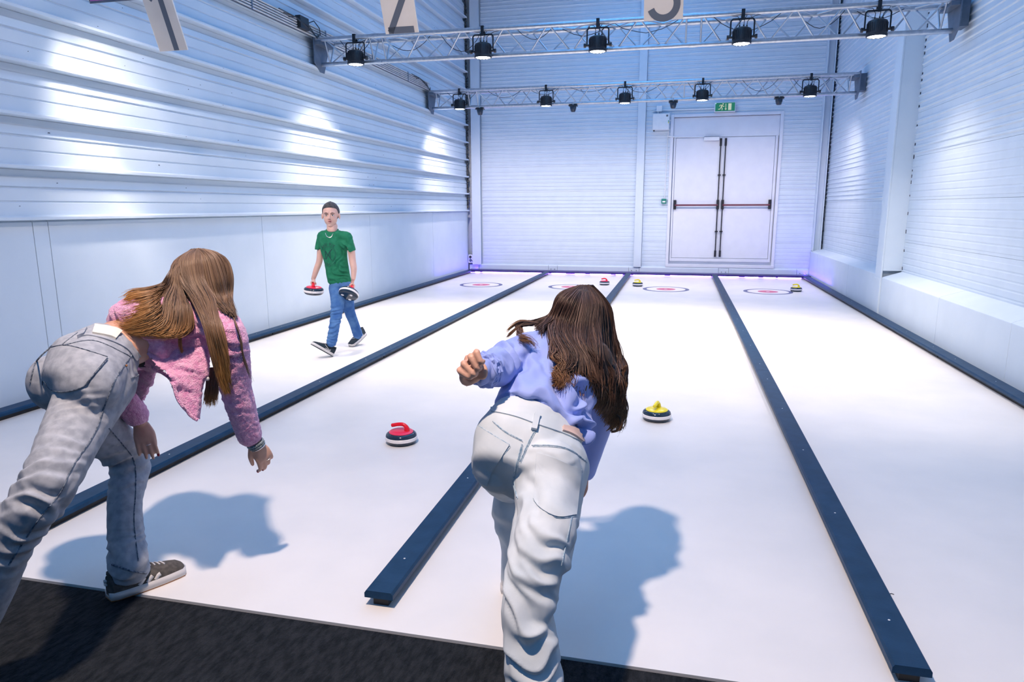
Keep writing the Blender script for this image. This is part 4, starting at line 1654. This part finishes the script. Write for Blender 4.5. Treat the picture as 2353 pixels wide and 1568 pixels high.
SA = [[(446, 573), (414, 603), (411, 640), (436, 688), (476, 745), (494, 805), (512, 865), (526, 912)],
      [(450, 573), (432, 600), (440, 645), (466, 700), (492, 752), (506, 815), (518, 870), (532, 905)],
      [(456, 573), (462, 600), (468, 645), (490, 700), (508, 750), (520, 790), (526, 830), (530, 860)]]
SB = [[(452, 572), (462, 600), (472, 650), (488, 690), (505, 712), (520, 725)],
      [(458, 572), (482, 596), (497, 645), (512, 690), (524, 718), (532, 730)],
      [(466, 573), (505, 588), (522, 630), (524, 680), (528, 712), (536, 735)],
      [(470, 574), (516, 594), (530, 632), (528, 680), (530, 712), (538, 740)]]
SC = [[(440, 574), (407, 605), (399, 638), (376, 656), (345, 664), (305, 668), (284, 688)],
      [(443, 574), (409, 610), (400, 650), (374, 676), (362, 712), (315, 736), (256, 747)],
      [(445, 574), (412, 615), (405, 658), (384, 698), (372, 742), (330, 762), (268, 752)],
      [(447, 574), (415, 620), (412, 668), (404, 716), (402, 752), (378, 768), (330, 764)],
      [(450, 575), (419, 625), (424, 680), (440, 712), (442, 748), (424, 768), (396, 770)]]
SD = [[(480, 845, 2.16), (476, 880, 2.17), (470, 932, 2.19)], [(492, 845, 2.16), (488, 885, 2.17), (482, 938, 2.19)], [(503, 850, 2.16), (500, 885, 2.17), (498, 932, 2.19)]]
SE = [[(380, 690), (400, 715), (412, 745), (415, 780), (424, 830)], [(383, 692), (404, 718), (415, 750), (417, 785), (426, 826)]]
SF = [[(528, 690), (538, 735, 2.1), (551, 775, 2.1), (560, 825, 2.12), (585, 885, 2.15)], [(526, 690), (540, 738, 2.1), (553, 780, 2.1), (562, 830, 2.12), (576, 872, 2.15)]]
strands('hair', [(SA, 800, .00095, .0045, .016), (SC, 1050, .00095, .0055, .016), (SD, 200, .0010, .0035, 0), (SE, 45, .0009, .0022, .018),
                 (SA, 110, .0042, .003, .004), (SC, 150, .0042, .004, .005)], hb1, M['hair1'], g1, col1, 3, curl=.0022, cfreq=1.5, d0=(HD - CAMP).length)

strands('hair', [(SB, 800, .00095, .004, .012), (SF, 26, .0009, .0015, .01), (SB, 130, .0042, .003, .004)], hb1, M['hair1'], g1, lambda t, v, u: col1(t * .35, v, u), 4, curl=.002, cfreq=1.5, d0=(HD - CAMP).length)

# ================================================================ woman in the blue shirt
g2 = empty('person', (-.40, 2.0, 0), 'woman with long curly dark hair, blue shirt and bleached jeans lunging forward, fist behind her', 'person')
r2 = V(.90, -.06, -.34).normalized()
H2 = P(1210, 1048, 1.98)
W2 = P(1240, 968, 2.10)
t2 = (W2 - H2).normalized()
b2 = r2.cross(t2).normalized()
if b2.z < 0:
    b2 = -b2
CH2 = P(1288, 850, 2.34)
SH2 = P(1308, 805, 2.43)
HD2 = P(1332, 735, 2.55)
lsh2, lel2, lcf2, lwr2 = P(1232, 800, 2.38), P(1168, 832, 2.22), P(1112, 852, 2.03), P(1102, 850, 2.0)
rsh2, rel2, rwr2 = P(1372, 868, 2.36), P(1378, 965, 2.42), P(1345, 1082, 2.5)
rhip2, lhip2 = P(1265, 1075, 1.97), P(1160, 1050, 2.03)
rk2, ran2 = P(1243, 1270, 1.66), P(1230, 1580, 1.5)
lk2, lan2 = P(1180, 1110, 2.38), P(1182, 1330, 2.36)
b = MB()
loft(b, [(H2, r2 * .14, b2 * .09), (W2, r2 * .115, b2 * .08), (CH2, r2 * .125, b2 * .08), (SH2, r2 * .135, b2 * .06)])
limb(b, [SH2, (SH2 + HD2) / 2, HD2], [.055, .046, .05])
fr2 = Matrix((V(.99, .1, -.1), V(-.08, .93, -.36), V(.06, .36, .93))).transposed()
ball(b, HD2, .074, .088, .095, fr2)
ball(b, HD2 + fr2 @ V(0, .035, -.05), .05, .05, .06, fr2)
ball(b, HD2 + fr2 @ V(0, .092, -.02), .011, .018, .020, fr2)
for sx in (-1, 1):
    ball(b, HD2 + fr2 @ V(.075 * sx, 0, -.01), .010, .018, .028, fr2)
limb(b, [lsh2, lel2, lwr2], [.045, .036, .025])
limb(b, [rsh2, rel2, rwr2], [.045, .036, .025])
limb(b, [rhip2, P(1245, 1255, 1.68), P(1213, 1410, 1.55), ran2], [.06, .05, .04, .035])
limb(b, [lhip2, P(1160, 1085, 2.22), lk2, lan2], [.06, .05, .045, .03])
# left fist, seen from behind: palm, four folded fingers, thumb below
Yf = 1.965
pc = P(1090, 848, Yf + .01)
loft(b, [(P(1106, 852, Yf + .02), V(0, .012, .026), V(.018, -.02, 0)), (P(1092, 846, Yf + .02), V(-.008, .01, .036), V(.018, -.018, 0)), (P(1078, 842, Yf + .015), V(-.006, .008, .036), V(.014, -.014, 0))], n=16, sub=3)
for (a_, m_, t_) in (((1098, 818), (1092, 806), (1106, 834)), ((1088, 828), (1078, 816), (1099, 849)), ((1078, 838), (1062, 832), (1090, 862)), ((1070, 850), (1053, 848), (1080, 868))):
    pa, pm_, pt_ = P(a_[0], a_[1], Yf + .015), P(m_[0] + 3, m_[1] + 3, Yf - .012), P(t_[0], t_[1], Yf - .024)
    limb(b, [pa, pm_, (pm_ + pt_) / 2 + V(0, -.003, 0), pt_, pt_ + V(.002, .016, .002)], [.0105, .0108, .0098, .0090, .0075], n=12, sub=3)
limb(b, [P(1095, 868, Yf + .02), P(1072, 880, Yf + .005), P(1062, 868, Yf - .008), P(1066, 858, Yf - .012)], [.014, .012, .0105, .0085], n=12, sub=3)
hand(b, rwr2, V(-.1, .1, -1), V(.8, .4, 0), -1, .92, (20, 25, 15))
me = merged(b, .0042, 3)
put(me, 'body', M['skin_tan'], g2)
# jeans
j = MB()
loft(j, [(H2 - t2 * .10, r2 * .150, b2 * .10), (H2, r2 * .180, b2 * .125), ((H2 + W2) / 2, r2 * .168, b2 * .112), (W2 - t2 * .005, r2 * .150, b2 * .098)], n=30, cap=.15)
ball(j, P(1262, 1085, 1.90), .098, .085, .10)
ball(j, P(1150, 1062, 1.97), .092, .085, .10)
limb(j, [rhip2, P(1258, 1165, 1.82), P(1245, 1255, 1.68), P(1224, 1335, 1.60), P(1213, 1410, 1.55), P(1220, 1490, 1.52), P(1231, 1600, 1.49)], [.120, .094, .086, .074, .067, .069, .076], n=22)
limb(j, [lhip2, P(1160, 1085, 2.22), lk2, P(1172, 1190, 2.36), P(1185, 1250, 2.35), P(1188, 1330, 2.34)], [.105, .092, .080, .066, .057, .062], n=20)
me = merged(j, .0055, 5)
folds(me, [(P(1262, 1165, 1.74), V(.35, 0, 1), .014, .075, .13), (P(1240, 1290, 1.58), V(.5, .2, .9), .013, .065, .15), (P(1215, 1420, 1.48), V(.5, 0, .9), .010, .06, .14), (P(1222, 1520, 1.44), V(-.4, 0, .9), .009, .06, .12),
           (P(1165, 1170, 2.3), V(.2, 0, 1), .012, .06, .12), (P(1290, 1130, 1.85), V(.6, 0, .8), .008, .05, .07)], .0008, 30, 5.0)
jeans2 = put(me, 'jeans', M['denim_pale'], g2)
jb2 = bvh_of(me)
J = [jb2]
sm = M['denim_pale_seam']
mp = lambda L: [(1080 + x / 4.3567, 900 + y / 4.3556) for x, y in L]
patch(J, mp([(668, 615), (850, 670), (1110, 790)]), mp([(655, 930), (640, 1100), (850, 1250), (1060, 1235)]), 14, 12, .0035, 'back_pocket', M['denim_pale'], jeans2)
patch(J, mp([(90, 350), (230, 440), (395, 540)]), mp([(30, 800), (60, 880), (170, 940), (175, 880)]), 12, 12, .0035, 'back_pocket', M['denim_pale'], jeans2)
for L_, r_ in (([(668, 625), (850, 675), (1110, 795)], .0028), ([(668, 620), (660, 800), (655, 930)], .0024), ([(640, 1095), (780, 1190), (870, 1255), (1060, 1235)], .0030), ([(395, 545), (280, 680), (190, 810), (165, 930)], .0028), ([(90, 345), (230, 435), (395, 535)], .0028),
               ([(520, 530), (470, 720), (435, 900), (470, 1060)], .0034), ([(620, 540), (850, 545), (1010, 590), (1160, 700)], .0030), ([(230, 300), (350, 400), (520, 490)], .0030), ([(680, 340), (600, 480), (500, 700)], .0028)):
    seam(J, mp(L_), r_ * .62, 'stitching', sm, jeans2, .0006)
    seam(J, [(x_ + 2.2, y_ + 3.2) for x_, y_ in mp(L_)], r_ * .45, 'stitching', sm, jeans2, .0004)
seam(J, [(1336, 1080), (1322, 1150), (1305, 1230), (1290, 1300)], .0018, 'side_seam', sm, jeans2, .0004)
patch(J, mp([(215, 160), (450, 200), (700, 280), (920, 370), (1140, 460)]), mp([(210, 200), (440, 250), (680, 335), (900, 410), (1125, 510)]), 24, 3, .004, 'waistband', M['denim_pale'], jeans2, .008)
patch(J, mp([(645, 225), (700, 235)]), mp([(610, 380), (665, 392)]), 3, 6, .010, 'belt_loop', M['denim_pale'], jeans2, .004)
patch(J, mp([(1145, 430), (1165, 440)]), mp([(1120, 560), (1160, 580)]), 3, 6, .008, 'belt_loop', M['denim_pale'], jeans2, .004)
patch(J, mp([(925, 350), (1030, 370), (1130, 425)]), mp([(920, 405), (1010, 440), (1115, 505)]), 6, 3, .010, 'leather_label', M['patchp'], jeans2, .004)
# shirt
k = MB()
loft(k, [(P(1240, 968, 2.10) - t2 * .004, r2 * .162, b2 * .112), (P(1258, 915, 2.2), r2 * .152, b2 * .110), (CH2, r2 * .158, b2 * .112), (SH2, V(.150, -.02, -.045), b2 * .085)], n=30, cap=.12)
limb(k, [SH2, lsh2, P(1195, 812, 2.30), lel2, P(1138, 846, 2.12), lcf2], [.07, .062, .063, .064, .060, .050], n=20)
limb(k, [SH2, rsh2, P(1378, 915, 2.38), rel2, P(1362, 1025, 2.46), rwr2], [.07, .060, .054, .050, .044, .040], n=20)
limb(k, [P(1330, 975, 2.1), P(1345, 1000, 2.08), P(1352, 1018, 2.08)], [.04, .03, .016], n=12)
me = merged(k, .0055, 4)
folds(me, [(P(1265, 930, 2.12), V(.25, 0, 1), .026, .10, .16), (P(1330, 960, 2.12), V(.5, 0, .85), .024, .075, .10), (P(1240, 860, 2.25), V(.9, 0, .4), .016, .08, .10), (P(1175, 830, 2.2), V(1, .6, -.1), .018, .075, .10), (P(1120, 850, 2.03), V(1, .9, 0), .012, .03, .055),
           (P(1232, 830, 2.3), V(1, 0, .5), .011, .06, .08), (P(1355, 900, 2.3), V(.8, 0, .5), .009, .05, .08)], .0006, 20, 9.0)
shirt2 = put(me, 'shirt', M['bluesatin'], g2)
kb2 = bvh_of(me)
seam([kb2], [(1118, 806), (1128, 830), (1138, 852), (1146, 880)], .0028, 'cuff_seam', M['bluesatin'], shirt2, .001)
# scrunched cuff: ruffled ring
axc = (lcf2 - lel2).normalized()
uc = axc.orthogonal().normalized()
wc = axc.cross(uc)
for i_, (of, ra) in enumerate(((0.006, .046), (.0, .050), (-.014, .053))):
    ring = [lcf2 + axc * (of + .004 * math.sin(a * 1.7)) + (uc * math.cos(a * PI / 16) + wc * math.sin(a * PI / 16)) * (ra + .003 * math.sin(a * 2.1 + i_)) for a in range(33)]
    put(MB().tube(ring, .0065, 8).mesh('cuff', M['bluesatin'], True), 'cuff', M['bluesatin'], shirt2)
# shoes
sneaker(g2, 'sneaker', V(lan2.x - .01, lan2.y - .07, .0), V(lan2.x + .02, lan2.y + .20, .0), V(0, 0, 1), .27, M['shoewhite'], M['suede'], sole=M['shoewhite'], out=M['shoewhite'], lace=M['shoewhite'])
sneaker(g2, 'sneaker', V(ran2.x, ran2.y - .08, .06), V(ran2.x, ran2.y + .17, .0), V(0, .1, 1), .27, M['shoewhite'], M['suede'], sole=M['shoewhite'], out=M['shoewhite'], lace=M['shoewhite'])
# hair
sc2 = MB()
ball(sc2, HD2 + fr2 @ V(0, -.012, .012), .094, .104, .107, fr2)
ball(sc2, P(1335, 775, 2.45), .085, .06, .075)
ball(sc2, P(1365, 830, 2.34), .065, .05, .075)
me = merged(sc2, .006, 2)
put(me, 'hair_base', M['scalp'], g2)
hb2 = [bvh_of(me), kb2, jb2]


def col2(t, v, u):
    c = mix((.030, .018, .015), (.095, .052, .040), v)
    if v > .85:
        c = mix(c, (.22, .14, .11), .6)
    return mix(c, mix((.17, .075, .035), (.42, .22, .08), v ** 3), (t - .55) / .4)


Z1 = [(1328, 657), (1290, 682), (1264, 722), (1238, 740), (1204, 742), (1188, 758), (1204, 785), (1226, 805)]
Z2 = [(1333, 657), (1298, 690), (1272, 735), (1262, 775), (1268, 812), (1284, 838), (1276, 868), (1268, 885)]
Z3 = [(1338, 657), (1314, 695), (1296, 742), (1294, 790), (1302, 832), (1298, 862), (1282, 880), (1300, 892)]
Z4 = [(1343, 657), (1338, 700), (1328, 755), (1330, 805), (1345, 845), (1368, 882), (1378, 915), (1386, 950)]
Z5 = [(1350, 657), (1368, 700), (1368, 758), (1378, 815), (1388, 868), (1394, 915), (1398, 950), (1402, 978)]
Z6 = [(1357, 657), (1392, 700), (1402, 765), (1410, 825), (1412, 875), (1412, 925), (1414, 960), (1416, 988)]
Z7 = [(1362, 657), (1400, 704), (1410, 765), (1424, 812), (1433, 850), (1424, 895), (1428, 940), (1424, 980)]
Z1b = [(1330, 657), (1292, 682), (1266, 720), (1246, 738), (1218, 744)]
Z2b = [(1333, 657), (1298, 690), (1272, 732), (1256, 758), (1246, 782)]
strands('hair', [([Z1b, Z2b], 380, .0010, .0045, .014), ([Z1b, Z2b], 60, .0035, .004, .006)], hb2, M['hair2'], g2, lambda t, v, u: col2(t * .6, v, u), 21, curl=.0045, cfreq=2, d0=(HD2 - CAMP).length)
strands('hair', [([Z2, Z3, Z4, Z5, Z6, Z7], 2000, .0010, .0065, .014), ([Z2, Z3], 200, .0010, .005, .014), ([Z1], 170, .0010, .0055, .012), ([Z3, Z4, Z5, Z6], 420, .0046, .005, .004), ([Z2, Z3], 110, .0040, .005, .006), ([Z6, Z7], 120, .004, .004, .004)],
        hb2, M['hair2'], g2, col2, 8, curl=.0135, cfreq=3.4, npts=40, d0=(HD2 - CAMP).length)
C1 = [(1300, 830), (1282, 850), (1266, 872), (1270, 890), (1288, 893), (1294, 880), (1286, 872)]
C2 = [(1310, 850), (1322, 862), (1328, 880), (1316, 895), (1300, 893), (1305, 880)]
C3 = [(1400, 930), (1412, 950), (1426, 962), (1424, 985), (1408, 992), (1398, 978), (1406, 965)]
C4 = [(1414, 835), (1430, 850), (1438, 842), (1430, 868), (1437, 888), (1425, 905)]
C5 = [(1236, 742), (1200, 738), (1178, 750), (1162, 765)]
C6 = [(1205, 742), (1190, 752), (1176, 764), (1163, 776)]
C7 = [(1262, 790), (1275, 812), (1266, 832), (1280, 846), (1296, 836)]
C8 = [(1392, 900), (1404, 925), (1392, 948), (1404, 968), (1420, 958)]
strands('hair_curl', [([c_], 26, .0010, .0028, .022) for c_ in (C3, C4, C5, C6, C7, C8)], hb2, M['hair2'], g2, lambda t, v, u: col2(.5 + t * .5, v, u), 12, npts=30, d0=(SH2 - CAMP).length)

# ================================================================ boy carrying two stones
g3 = empty('person', (-3.25, 6.22, 0), 'boy in a green T-shirt and blue jeans walking along the left lane holding two stones', 'person')
YBO = 6.22
B = lambda x, y, dy=0: P(x, y, YBO + dy)
HD3 = B(760, 495)
fw3 = (CAMP - HD3)
fw3.z = 0
fw3.normalize()
fw3 = Matrix.Rotation(math.radians(-9), 3, 'Z') @ fw3
up3 = V(0, 0, 1)
rt3 = fw3.cross(up3) * -1           # image right
if rt3.dot(RV) < 0:
    rt3 = -rt3
fr3 = Matrix((rt3, fw3, up3)).transposed()
lo = lambda x, y, z: HD3 + fr3 @ V(x, y, z)
b = MB()
ball(b, lo(0, -.012, .028), .076, .092, .086, fr3, 26)
ball(b, lo(0, .020, -.030), .063, .064, .076, fr3, 26)
ball(b, lo(0, .045, -.090), .027, .024, .022, fr3)
for sx in (-1, 1):
    ball(b, lo(.035 * sx, .045, -.035), .024, .026, .030, fr3)
    ball(b, lo(.081 * sx, -.008, -.008), .009, .019, .031, fr3)
    limb(b, [lo(.048 * sx, .060, .024), lo(.016 * sx, .080, .024)], [.008, .009], n=10)
    ball(b, lo(.009 * sx, .090, -.030), .007, .008, .006, fr3)
limb(b, [lo(0, .076, .012), lo(0, .088, -.010), lo(0, .099, -.026)], [.007, .008, .010], n=10)
nb = B(763, 530)
limb(b, [lo(0, -.015, -.05), lo(0, -.015, -.10), nb], [.050, .046, .052])
hipc = B(783, 660)
chc = B(765, 560)
rt3b = (rt3 * .98).normalized()
loft(b, [(hipc, rt3 * .08, fw3 * .05), (B(775, 615), rt3 * .09, fw3 * .055), (chc, rt3 * .105, fw3 * .06), (B(764, 542), rt3 * .095, fw3 * .045)])
aR = [B(737, 543), B(736, 585), B(728, 615), B(718, 643)]     # his right arm, image left
aL = [B(800, 548), B(808, 585), B(812, 616), B(812, 642)]
limb(b, [B(741, 550), B(737, 572), B(734, 600), B(727, 620, -.02), B(720, 641, -.03)], [.028, .034, .031, .029, .021])
limb(b, [B(797, 552), B(806, 572), B(810, 600), B(813, 618, -.02), B(812, 640, -.04)], [.028, .036, .033, .030, .022])
hR = V(*B(721, 655, -.05))
hL = V(*B(810, 651, -.07))
ax3 = {}
# stones are held by their handles: stone frames first
sR_c, sL_c = B(721, 668.5, -.05), B(801.5, 675, -.09)


def frame(upv, xv):
    u = Vector(upv).normalized()
    x = Vector(xv)
    x = (x - u * x.dot(u)).normalized()
    y = u.cross(x)
    return Matrix((x, y, u)).transposed()


tocam = (CAMP - sR_c).normalized()
FR = frame(V(.10, -.02, 1) , fw3)
FL = frame(UV * .86 + RV * .18 + FV * .47, fw3 * .9 + rt3 * .25)
stR = Matrix.Translation(sR_c - FR @ V(0, 0, .036)) @ FR.to_4x4()
stL = Matrix.Translation(sL_c - FL @ V(0, 0, .036)) @ FL.to_4x4()
for (S_, wr, ts) in ((stR, B(720, 641, -.03), 1), (stL, B(812, 640, -.04), -1)):
    g0 = S_ @ V(.0, 0, .116)
    hx = (S_.to_3x3() @ V(1, 0, 0)).normalized()
    hz = (S_.to_3x3() @ V(0, 0, 1)).normalized()
    hy = hz.cross(hx)
    ot = 1 if hy.dot(rt3) * (1 if ts > 0 else -1) < 0 else -1
    # palm above the handle, fingers wrapped round it
    loft(b, [(wr, hx * .020, hy * .015), ((wr + g0) / 2 + hz * .012, hx * .028, hy * .015), (g0 + hz * .018, hx * .034, hy * .014)], n=14, sub=3)
    for q in range(4):
        c = g0 + hx * (.027 - q * .018) + hz * .008
        limb(b, [c + hz * .012 + hy * .004 * ot, c + hy * .020 * ot + hz * .002, c + hy * .019 * ot - hz * .018, c + hy * .002 * ot - hz * .024, c - hy * .010 * ot - hz * .014], [.0095, .009, .0085, .0078, .0065], n=8, sub=2)
    limb(b, [g0 + hx * .030 + hz * .016 - hy * .008 * ot, g0 + hx * .026 - hy * .020 * ot + hz * .002, g0 + hx * .012 - hy * .019 * ot - hz * .012], [.011, .0095, .008], n=8, sub=2)
hpR, knR, anR = B(773, 662), B(773, 722, -.18), B(762, 786, -.26)
hpL, knL, anL = B(796, 662), B(803, 715, .05), B(822, 768, .20)
limb(b, [hpR, knR, B(768, 752, -.24), anR], [.05, .038, .032, .028])
limb(b, [hpL, knL, B(813, 742, .13), anL], [.05, .038, .032, .028])
me = merged(b, .0046, 2)
put(me, 'body', M['skin_pale'], g3)
# face
for sx in (-1, 1):
    q = MB()
    ball(q, lo(.0295 * sx, .0745, .0), .0125, .008, .0065, fr3, 14)
    e = put(q.mesh('eye', M['eye'], True), 'eye', M['eye'], g3)
    q = MB()
    ball(q, lo(.0295 * sx - .001, .0800, .0005), .0058, .0035, .0058, fr3, 12)
    put(q.mesh('iris', M['iris'], True), 'iris', M['iris'], e)
    put(MB().tube([lo((.016) * sx, .081, .0065), lo(.029 * sx, .0835, .0095), lo(.043 * sx, .076, .005)], [.0018, .0024, .0015], 6).mesh('eyelid', M['brow'], True), 'eyelid', M['brow'], g3)
    put(MB().tube([lo(.013 * sx, .0885, .020), lo(.030 * sx, .0840, .026), lo(.047 * sx, .072, .020)], [.0022, .003, .0015], 6).mesh('eyebrow', M['brow'], True), 'eyebrow', M['brow'], g3)
q = MB()
limb(q, [lo(-.018, .078, -.054), lo(-.006, .0865, -.051), lo(.006, .0865, -.051), lo(.018, .078, -.054)], [.003, .005, .005, .003], n=8)
limb(q, [lo(-.015, .079, -.061), lo(0, .085, -.066), lo(.015, .079, -.061)], [.003, .0062, .003], n=8)
put(merged(q, .0018, 1), 'lips', M['lip'], g3)
q = MB()
ball(q, lo(0, .0845, -.0585), .013, .006, .0042, fr3, 12)
put(q.mesh('mouth', M['mouth'], True), 'mouth', M['mouth'], g3)
# short hair
q = MB()
NA, NB_ = 48, 16
ov, iv = [], []
for i in range(NA):
    az = 2 * PI * i / NA          # 0 = right, PI/2 = front
    fr_ = math.sin(az)
    hl = .034 + .040 * max(0, fr_) ** .6 if fr_ > 0.05 else (-.045 if fr_ < -.1 else -.012)
    if 0.05 < fr_ < .45:
        hl = -.015 + .07 * (fr_ - .05) / .4
    for jn in range(NB_ + 1):
        s = jn / NB_
        zlo = (hl - .028) / .086
        el0 = math.asin(max(-.9, min(.97, zlo)))
        el = el0 + (PI / 2 - el0) * s
        ce, se = math.cos(el), math.sin(el)
        th = .0015 + .013 * s ** .9 + (.016 * max(0, fr_) ** 1.5 * math.sin(min(1, s * 1.6) * PI * .9) if fr_ > 0 else 0) + .0035 * noise.noise(V(az * 5, el * 7, 3))
        d = V(math.cos(az) * ce, math.sin(az) * ce, se)
        ov.append(lo(d.x * (.077 + th), -.012 + d.y * (.093 + th), .028 + d.z * (.087 + th)))
        iv.append(lo(d.x * .070, -.012 + d.y * .085, .028 + d.z * .080))
W_ = NB_ + 1
fs = []
N_ = len(ov)
for i in range(NA):
    for jn in range(NB_):
        a = i * W_ + jn
        c = ((i + 1) % NA) * W_ + jn
        fs += [(a, c, c + 1, a + 1), (N_ + a, N_ + a + 1, N_ + c + 1, N_ + c)]
    fs.append((i * W_, N_ + i * W_, N_ + ((i + 1) % NA) * W_, ((i + 1) % NA) * W_))
q.add(ov + iv, fs)
put(q.mesh('hair', M['boyhair'], True), 'hair', M['boyhair'], g3)
# shirt
k = MB()
loft(k, [(B(781, 648), rt3 * .115, fw3 * .082), (B(777, 628), rt3 * .112, fw3 * .080), (B(770, 590), rt3 * .118, fw3 * .082), (B(765, 556), rt3 * .138, fw3 * .086), (B(763, 538), rt3 * .128, fw3 * .062)], n=28)
limb(k, [B(765, 542), B(742, 541), B(738, 548)], [.05, .046, .042], n=18)
limb(k, [B(770, 560), B(796, 560)], [.07, .05], n=16)
limb(k, [B(765, 560), B(744, 560)], [.07, .045], n=16)
limb(k, [B(765, 542), B(796, 543), B(800, 549)], [.05, .046, .044], n=18)
loft(k, [(B(739, 543), rt3 * .040, fw3 * .046), (B(735, 556), rt3 * .038, fw3 * .048), (B(732, 573), rt3 * .036 , fw3 * .052)], n=18, cap=.08)
loft(k, [(B(798, 543), rt3 * .040, fw3 * .046), (B(803, 557), rt3 * .041, fw3 * .050), (B(807, 576), rt3 * .043 + V(0, 0, .006), fw3 * .054)], n=18, cap=.08)
me = merged(k, .005, 3)
folds(me, [(B(788, 622, -.08), V(.5, 0, 1), .014, .06, .08), (B(760, 630, -.08), V(1, 0, .35), .013, .06, .10), (B(748, 570, -.06), V(.9, 0, .3), .010, .05, .07), (B(797, 572, -.04), V(1, 0, .3), .013, .05, .08), (B(775, 600, -.08), V(.8, 0, -.6), .008, .08, .08)], .0010, 30, 4.0)
shirt3 = put(me, 'shirt', M['green'], g3)
kb3 = bvh_of(me)
# neckline and necklace
neck = []
for i in range(25):
    a = 2 * PI * i / 24
    neck.append(lo(.056 * math.cos(a) + .006, -.012 + .058 * math.sin(a), -.136 - .022 * max(0, math.sin(a))))
put(MB().tube(neck, .0055, 8).mesh('collar', M['green'], True), 'collar', M['green'], shirt3)
q = MB()
loft(q, [(lo(.008, .0, -.10), rt3 * .052, fw3 * .050), (lo(.008, .012, -.135), rt3 * .050, fw3 * .052)], n=20, sub=2)
put(q.mesh('neck_skin', M['skin_pale'], True), 'neck_skin', M['skin_pale'], g3)
seam([kb3, bvh_of(bpy.data.objects['neck_skin'].data)], [(748, 536), (751, 543), (757, 546), (762, 544), (765, 538)], .0030, 'necklace', M['silver'], g3, .003)
# print on the shirt
mq = lambda L: [(735 + x / 19.6, 545 + y / 19.6) for x, y in L]


def ink(pts, r=.0018, sub=3):
    seam([kb3], mq(pts), r, 'print', M['greenprint'], shirt3, .0002, sub)


CXp, CYp = 400, 800


def arcp(r0, a):
    return (CXp + r0 * math.sin(a) * .92, CYp - r0 * math.cos(a) * 1.12)


ink([arcp(345, a * PI / 12) for a in range(-4, 11)], .0016)
ink([arcp(300, a * PI / 12) for a in range(-4, 11)], .0009)
GLY = {'A': [[(0, 0), (.5, 1), (1, 0)], [(.2, .4), (.8, .4)]], 'N': [[(0, 0), (0, 1), (1, 0), (1, 1)]], 'D': [[(0, 0), (0, 1), (.8, .8), (.9, .5), (.8, .2), (0, 0)]], 'I': [[(.5, 0), (.5, 1)]], 'K': [[(0, 0), (0, 1)], [(1, 1), (0, .45), (1, 0)]],
       'E': [[(1, 0), (0, 0), (0, 1), (1, 1)], [(0, .5), (.8, .5)]], 'S': [[(0, .15), (.5, 0), (1, .25), (0, .72), (.5, 1), (1, .85)]], 'T': [[(.5, 0), (.5, 1)], [(0, 1), (1, 1)]]}


def arctext(txt, a0, da, r_in, h, flip=False):
    for i, chh in enumerate(txt):
        if chh == ' ':
            continue
        a = a0 + da * i
        for st_ in GLY[chh]:
            pts = []
            for gx, gy in st_:
                aa = a + (gx - .5) * abs(da) * .62 * (-1 if flip else 1)
                rr_ = r_in + (gy if not flip else 1 - gy) * h
                pts.append(arcp(rr_, aa))
            seam([kb3], mq(pts), .0021, 'print', M['greenprint'], shirt3, .0002, 2)


arctext('AND NIK', -.78, .235, 380, 110)
arctext('TENSIN', 3.75, -.26, 350, 120, True)
for st_ in ([(235, 620), (255, 920)], [(235, 620), (360, 800), (540, 1050)], [(540, 540), (370, 780), (290, 970)], [(450, 620), (470, 900)], [(210, 960), (300, 985)]):
    seam([kb3], mq(st_), .0042, 'print', M['greenprint'], shirt3, .0002, 3)
# jeans
j = MB()
loft(j, [(B(783, 672), rt3 * .112, fw3 * .085), (B(783, 650), rt3 * .108, fw3 * .080)], n=24)
limb(j, [hpR, B(776, 690, -.10), knR, B(768, 752, -.24), anR], [.075, .068, .056, .050, .050], n=18)
limb(j, [hpL, B(798, 690, .02), knL, B(813, 742, .13), anL], [.075, .066, .054, .048, .050], n=18)
me = merged(j, .005, 3)
folds(me, [(knR, V(0, 0, 1), .008, .045, .11), (B(768, 755, -.3), V(0, 0, 1), .008, .04, .10), (anR, V(.2, 0, 1), .007, .035, .07), (B(780, 680, -.1), V(.4, 0, 1), .006, .05, .08), (knL, V(0, 0, 1), .005, .05, .09), (anL, V(0, 0, 1), .005, .04, .07)], .0005, 30, 3.0)
put(me, 'jeans', M['denim_blue'], g3)
jb3 = bvh_of(me)
seam([jb3], [(800, 700), (812, 730), (826, 762)], .0022, 'side_seam', M['denim_blue'], g3, .001)
# shoes: front foot lands on its heel, rear foot pushes off the toe
hf = PZ(763, 819, 0.002)
tf = P(724, 797, hf.y - .13)
dirf = (tf - hf).normalized()
sneaker(g3, 'sneaker', hf, hf + dirf * .24, V(0, 0, 1), .245, M['navyknit'], M['shoewhite'], sole=M['shoewhite'], out=M['navyknit'], stripes=1, lace=M['shoewhite'])
tr_ = PZ(806, 797, .002)
hr_ = P(833, 774, tr_.y + .17)
dr = (tr_ - hr_).normalized()
sneaker(g3, 'sneaker', tr_ - dr * .245, tr_, V(0, 0, 1), .245, M['navyknit'], M['shoewhite'], sole=M['shoewhite'], out=M['navyknit'], stripes=1, lace=M['shoewhite'])
# the two carried stones
stone('curling_stone', 'red', "red-topped stone hanging from the boy's hand nearest the left wall", (0, 0, 0), 0, M['pinkred'], mw=stR)
stone('curling_stone', 'red', "tilted red-topped stone in the boy's other hand, its underside with three pads showing", (0, 0, 0), 0, M['pinkred'], mw=stL)
